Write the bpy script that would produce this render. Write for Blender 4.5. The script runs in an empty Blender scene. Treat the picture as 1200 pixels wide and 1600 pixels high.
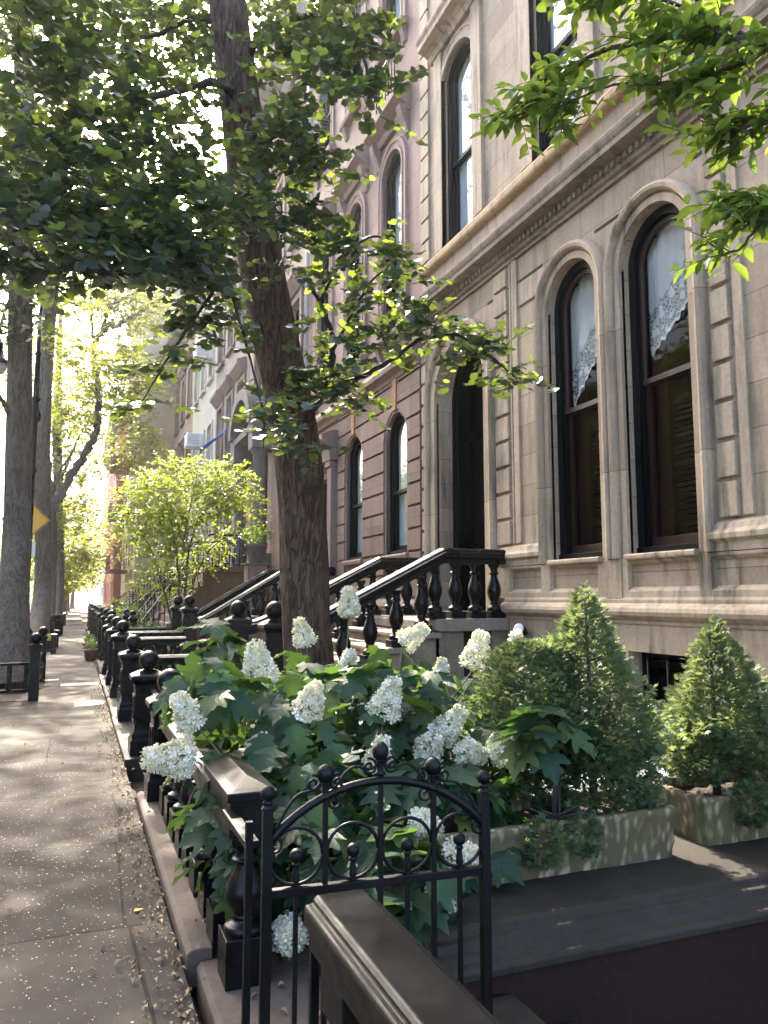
import bpy, math, random
import numpy as np
from mathutils import Vector, Matrix
from mathutils.geometry import tessellate_polygon

PI = math.pi
R = math.radians
S = bpy.context.scene
COL = S.collection
random.seed(7)

# ------------------------------------------------------------------ camera, sky, sun, exposure
YAW, PITCH, EYE, FPX = R(21.7), R(6.41), 1.6, 1202.0
cam_data = bpy.data.cameras.new("camera")
cam_data.sensor_fit = 'AUTO'
cam_data.sensor_width = 36.0
cam_data.lens = 36.0 * FPX / 1600.0
cam_data.clip_start = 0.05
cam_data.clip_end = 3000.0
cam = bpy.data.objects.new("camera", cam_data)
COL.objects.link(cam)
cam.location = (0, 0, EYE)
FW = Vector((math.sin(YAW) * math.cos(PITCH), math.cos(YAW) * math.cos(PITCH), math.sin(PITCH)))
RT = Vector((math.cos(YAW), -math.sin(YAW), 0))
UP = RT.cross(FW)
cam.rotation_euler = (-FW).to_track_quat('Z', 'Y').to_euler()
cam.rotation_euler = Matrix((RT, UP, -FW)).transposed().to_euler()
S.camera = cam

SUN_AZ, SUN_EL = R(-0.4), R(41)
world = bpy.data.worlds.new("World")
S.world = world
world.use_nodes = True
wn = world.node_tree
wn.nodes.clear()
sky = wn.nodes.new("ShaderNodeTexSky")
sky.sky_type = 'NISHITA'
sky.sun_disc = False
sky.sun_elevation = SUN_EL
sky.sun_rotation = SUN_AZ
sky.dust_density = 5.0
sky.air_density = 0.8
sky.ozone_density = 0.4
bg = wn.nodes.new("ShaderNodeBackground")
bg.inputs[1].default_value = 0.15
wo = wn.nodes.new("ShaderNodeOutputWorld")
wn.links.new(sky.outputs[0], bg.inputs[0])
wn.links.new(bg.outputs[0], wo.inputs[0])

sun_data = bpy.data.lights.new("sun", 'SUN')
sun_data.energy = 2.7
sun_data.angle = R(0.6)
sun_data.color = (1.0, 0.90, 0.74)
sun = bpy.data.objects.new("sun", sun_data)
COL.objects.link(sun)
sun.location = (-5, 40, 40)
sun.rotation_euler = Vector((math.sin(SUN_AZ) * math.cos(SUN_EL), math.cos(SUN_AZ) * math.cos(SUN_EL),
                             math.sin(SUN_EL))).to_track_quat('Z', 'Y').to_euler()
S.view_settings.view_transform = 'Standard'
S.view_settings.look = 'None'
S.view_settings.exposure = 3.0
S.view_settings.gamma = 1.0
S.render.film_transparent = False
S.cycles.max_bounces = 8
S.cycles.diffuse_bounces = 4
S.cycles.glossy_bounces = 3
S.cycles.transmission_bounces = 4
S.cycles.transparent_max_bounces = 12
S.cycles.use_denoising = True
S.cycles.sample_clamp_indirect = 6.0


def P(px, py, d):
    """a point seen at pixel (px, py) of the 1200x1600 photograph, d metres ahead of the camera"""
    return Vector((0, 0, EYE)) + (FW + RT * ((px - 600) / FPX) - UP * ((py - 800) / FPX)) * d


def PX(px, py, x):
    v = FW + RT * ((px - 600) / FPX) - UP * ((py - 800) / FPX)
    return Vector((0, 0, EYE)) + v * (x / v.x)


def PY(px, py, y):
    v = FW + RT * ((px - 600) / FPX) - UP * ((py - 800) / FPX)
    return Vector((0, 0, EYE)) + v * (y / v.y)


# ------------------------------------------------------------------ materials
def new_mat(name):
    m = bpy.data.materials.new(name)
    m.use_nodes = True
    nt = m.node_tree
    nt.nodes.clear()
    out = nt.nodes.new("ShaderNodeOutputMaterial")
    return m, nt, out


class N:
    """small node-graph writer"""
    def __init__(s, nt):
        s.nt = nt

    def n(s, t, **k):
        nd = s.nt.nodes.new("ShaderNode" + t)
        for a, b in k.items():
            setattr(nd, a, b)
        return nd

    def l(s, a, b):
        s.nt.links.new(a, b)

    def setin(s, sock, v):
        if hasattr(v, "is_output") or hasattr(v, "links"):
            s.l(v, sock)
        else:
            if isinstance(v, (tuple, list)) and len(v) == 3 and sock.type == 'RGBA':
                v = tuple(v) + (1.0,)
            sock.default_value = v

    def pos(s):
        return s.n("NewGeometry").outputs["Position"]

    def vmul(s, v, sc):
        m = s.n("VectorMath", operation='MULTIPLY')
        s.setin(m.inputs[0], v)
        m.inputs[1].default_value = sc
        return m.outputs[0]

    def noise(s, vec, scale, detail=4, rough=0.55, dist=0.0):
        t = s.n("TexNoise")
        if vec is not None:
            s.l(vec, t.inputs["Vector"])
        t.inputs["Scale"].default_value = scale
        t.inputs["Detail"].default_value = detail
        t.inputs["Roughness"].default_value = rough
        t.inputs["Distortion"].default_value = dist
        return t.outputs[0]

    def math(s, op, a, b=None, clamp=False):
        m = s.n("Math", operation=op)
        m.use_clamp = clamp
        s.setin(m.inputs[0], a)
        if b is not None:
            s.setin(m.inputs[1], b)
        return m.outputs[0]

    def ramp(s, fac, stops, interp='LINEAR'):
        r = s.n("ValToRGB")
        r.color_ramp.interpolation = interp
        el = r.color_ramp.elements
        while len(el) < len(stops):
            el.new(0.5)
        for e, (p, c) in zip(el, stops):
            e.position = p
            e.color = tuple(c) + (1.0,) if len(c) == 3 else c
        s.l(fac, r.inputs[0])
        return r.outputs[0]

    def range(s, v, a, b, c=0.0, d=1.0):
        m = s.n("MapRange")
        s.setin(m.inputs[0], v)
        for i, q in enumerate((a, b, c, d)):
            m.inputs[i + 1].default_value = q
        return m.outputs[0]

    def mix(s, fac, a, b, blend='MIX'):
        m = s.n("MixRGB", blend_type=blend)
        s.setin(m.inputs[0], fac)
        s.setin(m.inputs[1], a)
        s.setin(m.inputs[2], b)
        return m.outputs[0]

    def bump(s, h, strength=0.3, dist=0.02, normal=None):
        b = s.n("Bump")
        b.inputs["Strength"].default_value = strength
        b.inputs["Distance"].default_value = dist
        s.l(h, b.inputs["Height"])
        if normal is not None:
            s.l(normal, b.inputs["Normal"])
        return b.outputs[0]

    def bsdf(s, col, rough=0.6, normal=None, metal=0.0, spec=0.5):
        p = s.n("BsdfPrincipled")
        s.setin(p.inputs["Base Color"], col)
        s.setin(p.inputs["Roughness"], rough)
        p.inputs["Metallic"].default_value = metal
        p.inputs["Specular IOR Level"].default_value = spec
        if normal is not None:
            s.l(normal, p.inputs["Normal"])
        return p


def sc(c, k):
    return tuple(min(1.0, x * k) for x in c)


def simple(name, col, rough=0.6, var=0.25, nscale=8.0, bump=0.15, bscale=40.0, metal=0.0, spec=0.5, bdist=0.01):
    m, nt, out = new_mat(name)
    g = N(nt)
    p = g.pos()
    c = g.ramp(g.noise(p, nscale, 5), [(0.3, sc(col, 1 - var)), (0.7, sc(col, 1 + var))])
    nrm = g.bump(g.noise(p, bscale, 4), bump, bdist)
    rg = g.range(g.noise(p, nscale * 2.3, 4), 0.3, 0.7, max(0.02, rough - 0.1), min(1, rough + 0.1))
    b = g.bsdf(c, rg, nrm, metal, spec)
    g.l(b.outputs[0], out.inputs[0])
    return m


def stone(name, c1, c2, stain=(0.10, 0.09, 0.075), jw=1.15, jh=0.36, joints=True, sstr=0.5, rough=0.8, bump=0.25, green=None):
    """weathered dressed stone: mottling, rain streaks, thin mortar joints in the plane of the facade"""
    m, nt, out = new_mat(name)
    g = N(nt)
    p = g.pos()
    col = g.ramp(g.noise(p, 1.3, 6, 0.6), [(0.3, c1), (0.68, c2)])
    fine = g.noise(p, 26, 5, 0.65)
    col = g.mix(0.35, col, g.ramp(fine, [(0.3, sc(c1, 0.75)), (0.7, sc(c2, 1.12))]))
    streak = g.noise(g.vmul(p, (5.0, 5.0, 0.55)), 1.4, 5, 0.6)
    sm = g.math('MULTIPLY', g.range(streak, 0.48, 0.70), g.range(g.noise(p, 0.8, 3), 0.32, 0.6))
    col = g.mix(g.math('MULTIPLY', sm, sstr), col, stain)
    if green:
        col = g.mix(g.range(g.noise(p, 3.5, 5, 0.6), 0.45, 0.7, 0, 0.8), col, green)
    h = fine
    if joints:
        sep = g.n("SeparateXYZ")
        g.l(p, sep.inputs[0])
        cmb = g.n("CombineXYZ")
        g.l(g.math('ADD', sep.outputs[1], sep.outputs[0]), cmb.inputs[0])
        g.l(sep.outputs[2], cmb.inputs[1])
        br = g.n("TexBrick")
        g.l(cmb.outputs[0], br.inputs["Vector"])
        br.inputs["Scale"].default_value = 1.0
        br.inputs["Mortar Size"].default_value = 0.006
        br.inputs["Mortar Smooth"].default_value = 0.2
        br.inputs["Brick Width"].default_value = jw
        br.inputs["Row Height"].default_value = jh
        br.inputs["Color1"].default_value = (1, 1, 1, 1)
        br.inputs["Color2"].default_value = (0.74, 0.73, 0.72, 1)
        br.inputs["Mortar"].default_value = (0.5, 0.48, 0.46, 1)
        col = g.mix(1.0, col, br.outputs[0], 'MULTIPLY')
        h = g.math('SUBTRACT', g.math('MULTIPLY', fine, 0.25), br.outputs[1])
    nrm = g.bump(h, bump, 0.012)
    b = g.bsdf(col, rough, nrm, 0, 0.3)
    g.l(b.outputs[0], out.inputs[0])
    return m


def brick(name, c1, c2, mortar, bw=0.22, bh=0.075):
    m, nt, out = new_mat(name)
    g = N(nt)
    p = g.pos()
    sep = g.n("SeparateXYZ")
    g.l(p, sep.inputs[0])
    cmb = g.n("CombineXYZ")
    g.l(g.math('ADD', sep.outputs[1], sep.outputs[0]), cmb.inputs[0])
    g.l(sep.outputs[2], cmb.inputs[1])
    br = g.n("TexBrick")
    g.l(cmb.outputs[0], br.inputs["Vector"])
    br.inputs["Scale"].default_value = 1.0
    br.inputs["Mortar Size"].default_value = 0.008
    br.inputs["Brick Width"].default_value = bw
    br.inputs["Row Height"].default_value = bh
    br.inputs["Color1"].default_value = c1 + (1,)
    br.inputs["Color2"].default_value = c2 + (1,)
    br.inputs["Mortar"].default_value = mortar + (1,)
    col = g.mix(0.4, br.outputs[0], g.ramp(g.noise(p, 0.6, 5), [(0.3, sc(c1, 0.6)), (0.7, sc(c2, 1.2))]))
    b = g.bsdf(col, 0.85, g.bump(br.outputs[1], -0.3, 0.01), 0, 0.2)
    g.l(b.outputs[0], out.inputs[0])
    return m


def leaf_mat(name, c1, c2, tr, tfac=0.42, rough=0.42, veins=False, spec=0.4, rust=None, young=None):
    m, nt, out = new_mat(name)
    g = N(nt)
    at = g.n("Attribute", attribute_name="tint")
    fac = at.outputs["Fac"]
    col = g.ramp(fac, [(0.0, c1), (0.82, c2), (0.93, sc(c2, 1.35)), (1.0, sc(c2, 1.3) if rust is None else rust)])
    tcol = g.ramp(fac, [(0.0, sc(tr, 0.75)), (1.0, tr)])
    nrm = None
    if veins:
        uv = g.n("UVMap").outputs[0]
        sep = g.n("SeparateXYZ")
        g.l(uv, sep.inputs[0])
        au = g.math('ABSOLUTE', sep.outputs[0])
        mid = g.range(au, 0.0, 0.022, 1, 0)
        ph = g.math('SUBTRACT', sep.outputs[1], g.math('MULTIPLY', au, 1.05))
        w = g.math('ABSOLUTE', g.math('SINE', g.math('MULTIPLY', ph, 21.0)))
        side = g.range(w, 0.0, 0.16, 1, 0)
        v = g.math('MAXIMUM', mid, g.math('MULTIPLY', side, 0.55))
        col = g.mix(g.math('MULTIPLY', v, 0.32), col, sc(c2, 2.0))
        big = g.math('MULTIPLY', w, 1.0)
        nrm = g.bump(g.math('ADD', big, g.math('MULTIPLY', mid, -0.6)), 0.22, 0.005)
    b = g.bsdf(col, rough, nrm, 0, spec)
    t = g.n("BsdfTranslucent")
    g.l(tcol, t.inputs[0])
    mx = g.n("MixShader")
    if young is not None:
        g.l(g.range(fac, 0.74, 0.98, tfac, young), mx.inputs[0])
    else:
        mx.inputs[0].default_value = tfac
    g.l(b.outputs[0], mx.inputs[1])
    g.l(t.outputs[0], mx.inputs[2])
    g.l(mx.outputs[0], out.inputs[0])
    return m


def glass_mat(name, tint=(0.85, 0.9, 0.92), refl=1.0, wav=0.15):
    m, nt, out = new_mat(name)
    g = N(nt)
    p = g.pos()
    nrm = g.bump(g.noise(p, 1.7, 2), wav, 0.02)
    fr = g.n("Fresnel")
    fr.inputs["IOR"].default_value = 1.6
    gl = g.n("BsdfGlossy")
    gl.inputs["Roughness"].default_value = 0.015
    g.l(nrm, gl.inputs["Normal"])
    tr = g.n("BsdfTransparent")
    tr.inputs[0].default_value = tint + (1,)
    mx = g.n("MixShader")
    g.l(g.math('MULTIPLY', fr.outputs[0], 1.6 * refl, True), mx.inputs[0])
    g.l(tr.outputs[0], mx.inputs[1])
    g.l(gl.outputs[0], mx.inputs[2])
    g.l(mx.outputs[0], out.inputs[0])
    return m


def bark_mat(name, c1, c2, vs=(14, 14, 2.2), bump=0.9):
    m, nt, out = new_mat(name)
    g = N(nt)
    p = g.pos()
    v = g.noise(g.vmul(p, vs), 1.0, 6, 0.62, 0.6)
    w = g.noise(g.vmul(p, (vs[0] * 1.25, vs[1] * 1.25, vs[2] * 1.3)), 1.0, 3, 0.5, 0.9)
    crack = g.range(g.math('ABSOLUTE', g.math('SUBTRACT', w, 0.5)), 0.0, 0.07)
    h = g.math('ADD', g.math('MULTIPLY', v, 0.7), g.math('MULTIPLY', crack, 0.32))
    col = g.ramp(h, [(0.3, sc(c1, 0.5)), (0.55, c1), (0.85, c2)])
    col = g.mix(g.range(g.noise(p, 2.1, 4), 0.5, 0.75, 0, 0.35), col, sc(c2, 1.25))
    b = g.bsdf(col, 0.88, g.bump(h, bump, 0.03), 0, 0.25)
    g.l(b.outputs[0], out.inputs[0])
    return m


M = {}
M['tan'] = stone('tan_stone', (0.345, 0.268, 0.188), (0.515, 0.415, 0.305), (0.07, 0.062, 0.048), 1.3, 0.37, sstr=0.75)
M['tan_plain'] = stone('tan_trim_stone', (0.335, 0.262, 0.186), (0.515, 0.415, 0.305), (0.07, 0.066, 0.05), joints=False, sstr=0.95)
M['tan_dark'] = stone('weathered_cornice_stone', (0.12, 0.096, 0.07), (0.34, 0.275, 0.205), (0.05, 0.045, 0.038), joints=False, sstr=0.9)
M['tan_sill'] = stone('sun_toned_sill_stone', (0.40, 0.255, 0.14), (0.52, 0.38, 0.24), (0.12, 0.08, 0.05), joints=False, sstr=0.8)  # orange tone paints warm grazing sunlight into the sill band colour
M['brown'] = stone('brownstone', (0.21, 0.14, 0.115), (0.29, 0.20, 0.17), (0.09, 0.06, 0.05), 1.2, 0.72)
M['brown_plain'] = stone('brownstone_trim', (0.20, 0.14, 0.12), (0.285, 0.205, 0.18), (0.08, 0.055, 0.045), joints=False)
M['upper_brown'] = stone('pale_brownstone', (0.31, 0.205, 0.168), (0.40, 0.28, 0.235), (0.14, 0.10, 0.09), 1.3, 0.62)
M['rust_stone'] = simple('rusty_keystone', (0.38, 0.17, 0.07), 0.8, 0.3, 9)
M['grey_stone'] = stone('grey_lavender_stone', (0.29, 0.24, 0.215), (0.38, 0.32, 0.29), (0.12, 0.1, 0.09), 1.3, 0.6)
M['grey_trim'] = stone('dark_grey_trim', (0.115, 0.10, 0.10), (0.17, 0.155, 0.15), (0.06, 0.05, 0.05), joints=False)
M['cream'] = stone('cream_stucco', (0.50, 0.46, 0.40), (0.60, 0.56, 0.49), (0.24, 0.22, 0.18), joints=False, sstr=0.35)
M['rose'] = stone('rose_brownstone', (0.29, 0.205, 0.18), (0.37, 0.275, 0.24), (0.12, 0.08, 0.07), 1.3, 0.7)
M['tan_brick'] = brick('tan_brick', (0.42, 0.33, 0.21), (0.50, 0.40, 0.27), (0.40, 0.35, 0.27))
M['red_brick'] = brick('red_brick', (0.36, 0.11, 0.085), (0.46, 0.17, 0.13), (0.38, 0.30, 0.27), 0.24, 0.09)
M['grey_brick'] = brick('grey_brick', (0.33, 0.32, 0.31), (0.42, 0.41, 0.40), (0.45, 0.45, 0.44))
M['black_frame'] = simple('black_window_paint', (0.002, 0.003, 0.0055), 0.45, 0.2, 6, 0.04, 60, spec=0.14)
M['brown_frame'] = simple('brown_window_paint', (0.10, 0.06, 0.05), 0.4, 0.2, 6, 0.08, 60)
M['door'] = simple('black_door_paint', (0.0012, 0.0014, 0.0022), 0.45, 0.2, 5, 0.03, 50, spec=0.14)
M['mahogany'] = simple('red_brown_wood', (0.024, 0.0055, 0.0045), 0.4, 0.4, 12, 0.1, 60)
M['dark_wood'] = simple('dark_shutter_wood', (0.012, 0.006, 0.004), 0.45, 0.4, 14, 0.1, 60)
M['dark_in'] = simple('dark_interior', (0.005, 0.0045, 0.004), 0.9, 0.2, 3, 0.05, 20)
M['glass'] = glass_mat('window_glass', (0.9, 0.93, 0.94), 0.009)
M['glass_far'] = glass_mat('window_glass_with_reflections', (0.8, 0.86, 0.9), 0.16, 0.1)
M['blind'] = simple('white_blind', (0.72, 0.73, 0.70), 0.8, 0.06, 3, 0.1, 30)
M['copper'] = simple('dark_pipe_metal', (0.10, 0.10, 0.105), 0.4, 0.3, 9, 0.1, 40)
M['brass'] = simple('brass', (0.55, 0.42, 0.2), 0.35, 0.2, 9, 0.1, 60, 0.9)
M['white_metal'] = simple('white_enamel', (0.72, 0.73, 0.74), 0.45, 0.08, 5, 0.05, 40)
M['grey_metal'] = simple('grey_enamel', (0.4, 0.42, 0.45), 0.45, 0.1, 5, 0.05, 40)
M['tarp'] = simple('blue_canvas', (0.03, 0.12, 0.75), 0.6, 0.2, 6, 0.2, 20)
M['lamp_glass'] = simple('frosted_lamp_glass', (0.55, 0.55, 0.5), 0.3, 0.1, 10, 0.02, 20)
M['rail_red'] = simple('red_rubber', (0.4, 0.03, 0.02), 0.5, 0.2, 10)
M['soil'] = simple('planting_soil', (0.05, 0.035, 0.025), 0.95, 0.5, 16, 0.9, 45, bdist=0.03)
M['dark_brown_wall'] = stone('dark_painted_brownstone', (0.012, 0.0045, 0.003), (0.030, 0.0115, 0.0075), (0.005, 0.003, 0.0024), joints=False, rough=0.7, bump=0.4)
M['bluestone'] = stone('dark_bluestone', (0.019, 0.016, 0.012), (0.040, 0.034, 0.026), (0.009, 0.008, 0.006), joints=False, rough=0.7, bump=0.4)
M['coping'] = stone('brownstone_coping', (0.085, 0.062, 0.05), (0.15, 0.115, 0.092), (0.05, 0.04, 0.034), joints=False, bump=0.4)
M['step_stone'] = stone('step_stone', (0.20, 0.165, 0.135), (0.31, 0.26, 0.215), (0.08, 0.07, 0.06), joints=False, bump=0.4)
M['step_brown'] = stone('brown_step_stone', (0.13, 0.085, 0.07), (0.2, 0.14, 0.115), (0.06, 0.045, 0.04), joints=False, bump=0.4)
M['trough'] = None
M['bark'] = bark_mat('furrowed_bark', (0.075, 0.05, 0.036), (0.15, 0.11, 0.085), (16, 16, 2.6), 1.0)
M['bark_grey'] = bark_mat('grey_brown_bark', (0.10, 0.082, 0.066), (0.18, 0.15, 0.125), (11, 11, 1.6), 0.8)
M['bark_smooth'] = bark_mat('smooth_bark', (0.075, 0.06, 0.05), (0.13, 0.105, 0.09), (9, 9, 5), 0.4)
M['twig'] = simple('twig_bark', (0.045, 0.035, 0.03), 0.85, 0.3, 20)
M['green_stem'] = simple('green_stem', (0.10, 0.10, 0.045), 0.6, 0.3, 20)
M['ginkgo'] = leaf_mat('ginkgo_leaf', (0.016, 0.042, 0.042), (0.038, 0.072, 0.066), (0.40, 0.54, 0.06), 0.10, 0.40, spec=0.8, young=0.46)
M['dogwood'] = leaf_mat('dogwood_leaf', (0.034, 0.085, 0.022), (0.075, 0.145, 0.038), (0.36, 0.50, 0.06), 0.34, 0.4)
M['linden'] = leaf_mat('street_tree_leaf', (0.045, 0.085, 0.022), (0.11, 0.16, 0.035), (0.48, 0.52, 0.06), 0.45, 0.5)
M['shrubleaf'] = leaf_mat('yellow_green_leaf', (0.035, 0.085, 0.022), (0.09, 0.15, 0.03), (0.46, 0.56, 0.05), 0.5, 0.42)
M['hydrangea'] = leaf_mat('oakleaf', (0.014, 0.042, 0.026), (0.030, 0.072, 0.038), (0.18, 0.34, 0.05), 0.28, 0.52, True, 0.32, (0.15, 0.15, 0.03))
M['petal'] = leaf_mat('cream_petal', (0.62, 0.60, 0.36), (0.86, 0.84, 0.74), (0.75, 0.75, 0.55), 0.25, 0.7, spec=0.2)
M['conifer'] = leaf_mat('cypress_spray', (0.022, 0.060, 0.036), (0.11, 0.16, 0.076), (0.36, 0.44, 0.14), 0.28, 0.6)
M['ivy'] = leaf_mat('ground_ivy', (0.02, 0.055, 0.018), (0.05, 0.10, 0.03), (0.25, 0.4, 0.04), 0.35, 0.4)
M['dead'] = leaf_mat('fallen_leaf', (0.17, 0.10, 0.055), (0.42, 0.30, 0.19), (0.3, 0.2, 0.08), 0.15, 0.7)
M['yellow_dead'] = leaf_mat('yellow_fallen_leaf', (0.6, 0.42, 0.05), (0.65, 0.48, 0.08), (0.5, 0.35, 0.05), 0.2, 0.6)
M['speck'] = leaf_mat('pale_litter', (0.40, 0.33, 0.22), (0.62, 0.54, 0.40), (0.3, 0.25, 0.15), 0.1, 0.8)
M['sign_yellow'] = simple('yellow_sign_face', (0.75, 0.40, 0.03), 0.45, 0.08, 3, 0.03, 20)
M['sign_red'] = simple('red_sign_face', (0.55, 0.03, 0.03), 0.45, 0.08, 3, 0.03, 20)
M['sign_black'] = simple('black_sign_edge', (0.02, 0.02, 0.02), 0.5, 0.1, 3, 0.03, 20)
M['car_red'] = simple('red_car_paint', (0.45, 0.02, 0.02), 0.22, 0.1, 2, 0.0, 20)
M['car_white'] = simple('white_car_paint', (0.75, 0.75, 0.76), 0.22, 0.05, 2, 0.0, 20)
M['tyre'] = simple('tyre_rubber', (0.02, 0.02, 0.02), 0.8, 0.2, 20)
M['car_glass'] = simple('car_glass', (0.02, 0.025, 0.03), 0.06, 0.1, 2, 0.0, 20)
M['terracotta'] = simple('brown_pot', (0.16, 0.09, 0.065), 0.75, 0.3, 7)


def iron_mat(name, base=(0.0028, 0.0032, 0.0042), worn=(0.008, 0.0075, 0.007), rough=0.28):
    m, nt, out = new_mat(name)
    g = N(nt)
    p = g.pos()
    w = g.math('MULTIPLY', g.range(g.noise(p, 4.5, 6, 0.65), 0.50, 0.72), g.range(g.noise(p, 55, 4), 0.35, 0.6))
    c = g.mix(w, base, worn)
    rg = g.range(g.noise(p, 7, 5, 0.6), 0.3, 0.7, rough - 0.08, rough + 0.2)
    h = g.math('ADD', g.noise(p, 75, 4), g.math('MULTIPLY', g.noise(p, 9, 3), 1.5))
    b = g.bsdf(c, rg, g.bump(h, 0.14, 0.003), 0, 0.26)
    g.l(b.outputs[0], out.inputs[0])
    return m


M['iron'] = iron_mat('black_painted_iron')
M['iron_worn'] = iron_mat('worn_black_paint', (0.004, 0.0042, 0.0048), (0.016, 0.0145, 0.013), 0.34)
M['iron_fine'] = iron_mat('black_wrought_iron', (0.0026, 0.003, 0.0036), (0.006, 0.0055, 0.0055), 0.42)


def sidewalk_mat():
    m, nt, out = new_mat('sidewalk_slabs')
    g = N(nt)
    p = g.pos()
    sep = g.n("SeparateXYZ")
    g.l(p, sep.inputs[0])
    # slabs: long joints across the walk, wandering a little, split in places along the walk
    cmb = g.n("CombineXYZ")
    g.l(g.math('ADD', g.math('ADD', sep.outputs[0], 0.98), g.math('MULTIPLY', g.noise(p, 0.35, 2), 0.25)), cmb.inputs[0])
    g.l(g.math('ADD', sep.outputs[1], g.math('MULTIPLY', g.noise(p, 0.5, 2), 0.22)), cmb.inputs[1])
    br = g.n("TexBrick")
    g.l(cmb.outputs[0], br.inputs["Vector"])
    br.offset = 0.37
    br.squash = 0.62
    br.squash_frequency = 3
    br.inputs["Scale"].default_value = 1.0
    br.inputs["Mortar Size"].default_value = 0.009
    br.inputs["Mortar Smooth"].default_value = 0.3
    br.inputs["Brick Width"].default_value = 2.3
    br.inputs["Row Height"].default_value = 1.42
    br.inputs["Color1"].default_value = (0.040, 0.0355, 0.032, 1)
    br.inputs["Color2"].default_value = (0.066, 0.058, 0.052, 1)
    br.inputs["Mortar"].default_value = (0.022, 0.02, 0.018, 1)
    big = g.ramp(g.noise(p, 0.9, 6, 0.62), [(0.28, (0.62, 0.6, 0.58)), (0.72, (1.3, 1.28, 1.22))])
    col = g.mix(1.0, br.outputs[0], big, 'MULTIPLY')
    gr = g.noise(p, 140, 3, 0.7)
    col = g.mix(1.0, col, g.ramp(gr, [(0.25, (0.6, 0.6, 0.6)), (0.75, (1.35, 1.33, 1.3))]), 'MULTIPLY')
    # damp and dirt blots
    col = g.mix(g.range(g.noise(p, 2.6, 6, 0.7), 0.56, 0.72, 0, 0.45), col, (0.05, 0.045, 0.04))
    h = g.math('ADD', g.math('MULTIPLY', gr, 0.25), g.math('MULTIPLY', br.outputs[1], -1.4))
    h = g.math('ADD', h, g.math('MULTIPLY', g.noise(p, 7, 5), 0.5))
    rg = g.range(g.noise(p, 3, 5), 0.3, 0.7, 0.7, 0.95)
    b = g.bsdf(col, rg, g.bump(h, 0.5, 0.012), 0, 0.12)
    g.l(b.outputs[0], out.inputs[0])
    return m


M['sidewalk'] = sidewalk_mat()
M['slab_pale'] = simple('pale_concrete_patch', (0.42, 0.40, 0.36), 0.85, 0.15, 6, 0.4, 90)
M['kerb'] = simple('granite_kerb', (0.26, 0.25, 0.24), 0.8, 0.25, 12, 0.4, 70)
M['asphalt'] = simple('asphalt', (0.06, 0.06, 0.062), 0.85, 0.35, 3, 0.6, 120)
M['earth'] = simple('bare_earth', (0.075, 0.055, 0.04), 0.95, 0.4, 5, 0.7, 60, bdist=0.03)


def trough_mat():
    m, nt, out = new_mat('mossy_cast_stone')
    g = N(nt)
    p = g.pos()
    wv = g.n("TexVoronoi", feature='SMOOTH_F1')
    q = g.mix(0.06, g.vmul(p, (26, 26, 11)), g.noise(p, 12, 3))
    g.l(q, wv.inputs["Vector"])
    wv.inputs["Scale"].default_value = 1.0
    n2 = g.noise(p, 3.0, 5, 0.6)
    col = g.ramp(wv.outputs["Distance"], [(0.12, (0.40, 0.335, 0.21)), (0.42, (0.12, 0.095, 0.055))])
    col = g.mix(g.range(n2, 0.46, 0.70, 0, 0.55), col, (0.12, 0.125, 0.045))
    h = g.math('SUBTRACT', 1.0, wv.outputs["Distance"])
    b = g.bsdf(col, 0.85, g.bump(h, 0.9, 0.02), 0, 0.25)
    g.l(b.outputs[0], out.inputs[0])
    return m


M['trough'] = trough_mat()


def lace_mat():
    m, nt, out = new_mat('white_lace')
    g = N(nt)
    p = g.pos()
    v = g.n("TexVoronoi", feature='DISTANCE_TO_EDGE')
    q = g.vmul(p, (0, 1, 1))
    g.l(q, v.inputs["Vector"])
    v.inputs["Scale"].default_value = 26
    v2 = g.n("TexVoronoi", feature='F1')
    g.l(q, v2.inputs["Vector"])
    v2.inputs["Scale"].default_value = 8
    d2 = v2.outputs["Distance"]
    flower = g.math('MULTIPLY', g.range(d2, 0.36, 0.42, 1, 0), g.range(g.math('ABSOLUTE', g.math('SINE', g.math('MULTIPLY', d2, 34.0))), 0.1, 0.4, 0.45, 1))
    mesh = g.math('MULTIPLY', g.range(v.outputs["Distance"], 0.05, 0.11, 1, 0), 0.75)
    a = g.math('MAXIMUM', g.math('MULTIPLY', flower, 0.85), mesh)
    uv = g.n("UVMap").outputs[0]
    sp = g.n("SeparateXYZ")
    g.l(uv, sp.inputs[0])
    sheer = g.range(sp.outputs[1], 0.24, 0.27, 0, 1)     # v: 0 at the scalloped hem, 1 at the top
    a = g.math('MAXIMUM', g.math('MULTIPLY', a, g.math('SUBTRACT', 1.0, sheer)), g.math('MULTIPLY', sheer, 0.72))
    a = g.math('MAXIMUM', a, g.range(sp.outputs[1], 0.018, 0.022, 1.0, 0.34))
    a = g.math('MULTIPLY', a, g.range(sp.outputs[0], 0.80, 0.98, 1.0, 0.55))
    b = g.bsdf((0.80, 0.80, 0.76), 0.8, None, 0, 0.2)
    t = g.n("BsdfTransparent")
    mx = g.n("MixShader")
    g.l(a, mx.inputs[0])
    g.l(t.outputs[0], mx.inputs[1])
    g.l(b.outputs[0], mx.inputs[2])
    g.l(mx.outputs[0], out.inputs[0])
    return m


M['lace'] = lace_mat()


# ------------------------------------------------------------------ object helpers
def link(o, parent=None):
    COL.objects.link(o)
    if parent is not None:
        o.parent = parent
    return o


def empty(name, label=None, cat=None, group=None):
    o = bpy.data.objects.new(name, None)
    o.empty_display_size = 0.1
    COL.objects.link(o)
    tag(o, label, cat, group)
    return o


def tag(o, label=None, cat=None, group=None, kind=None):
    if label:
        o["label"] = label
    if cat:
        o["category"] = cat
    if group:
        o["group"] = group
    if kind:
        o["kind"] = kind
    return o


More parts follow.
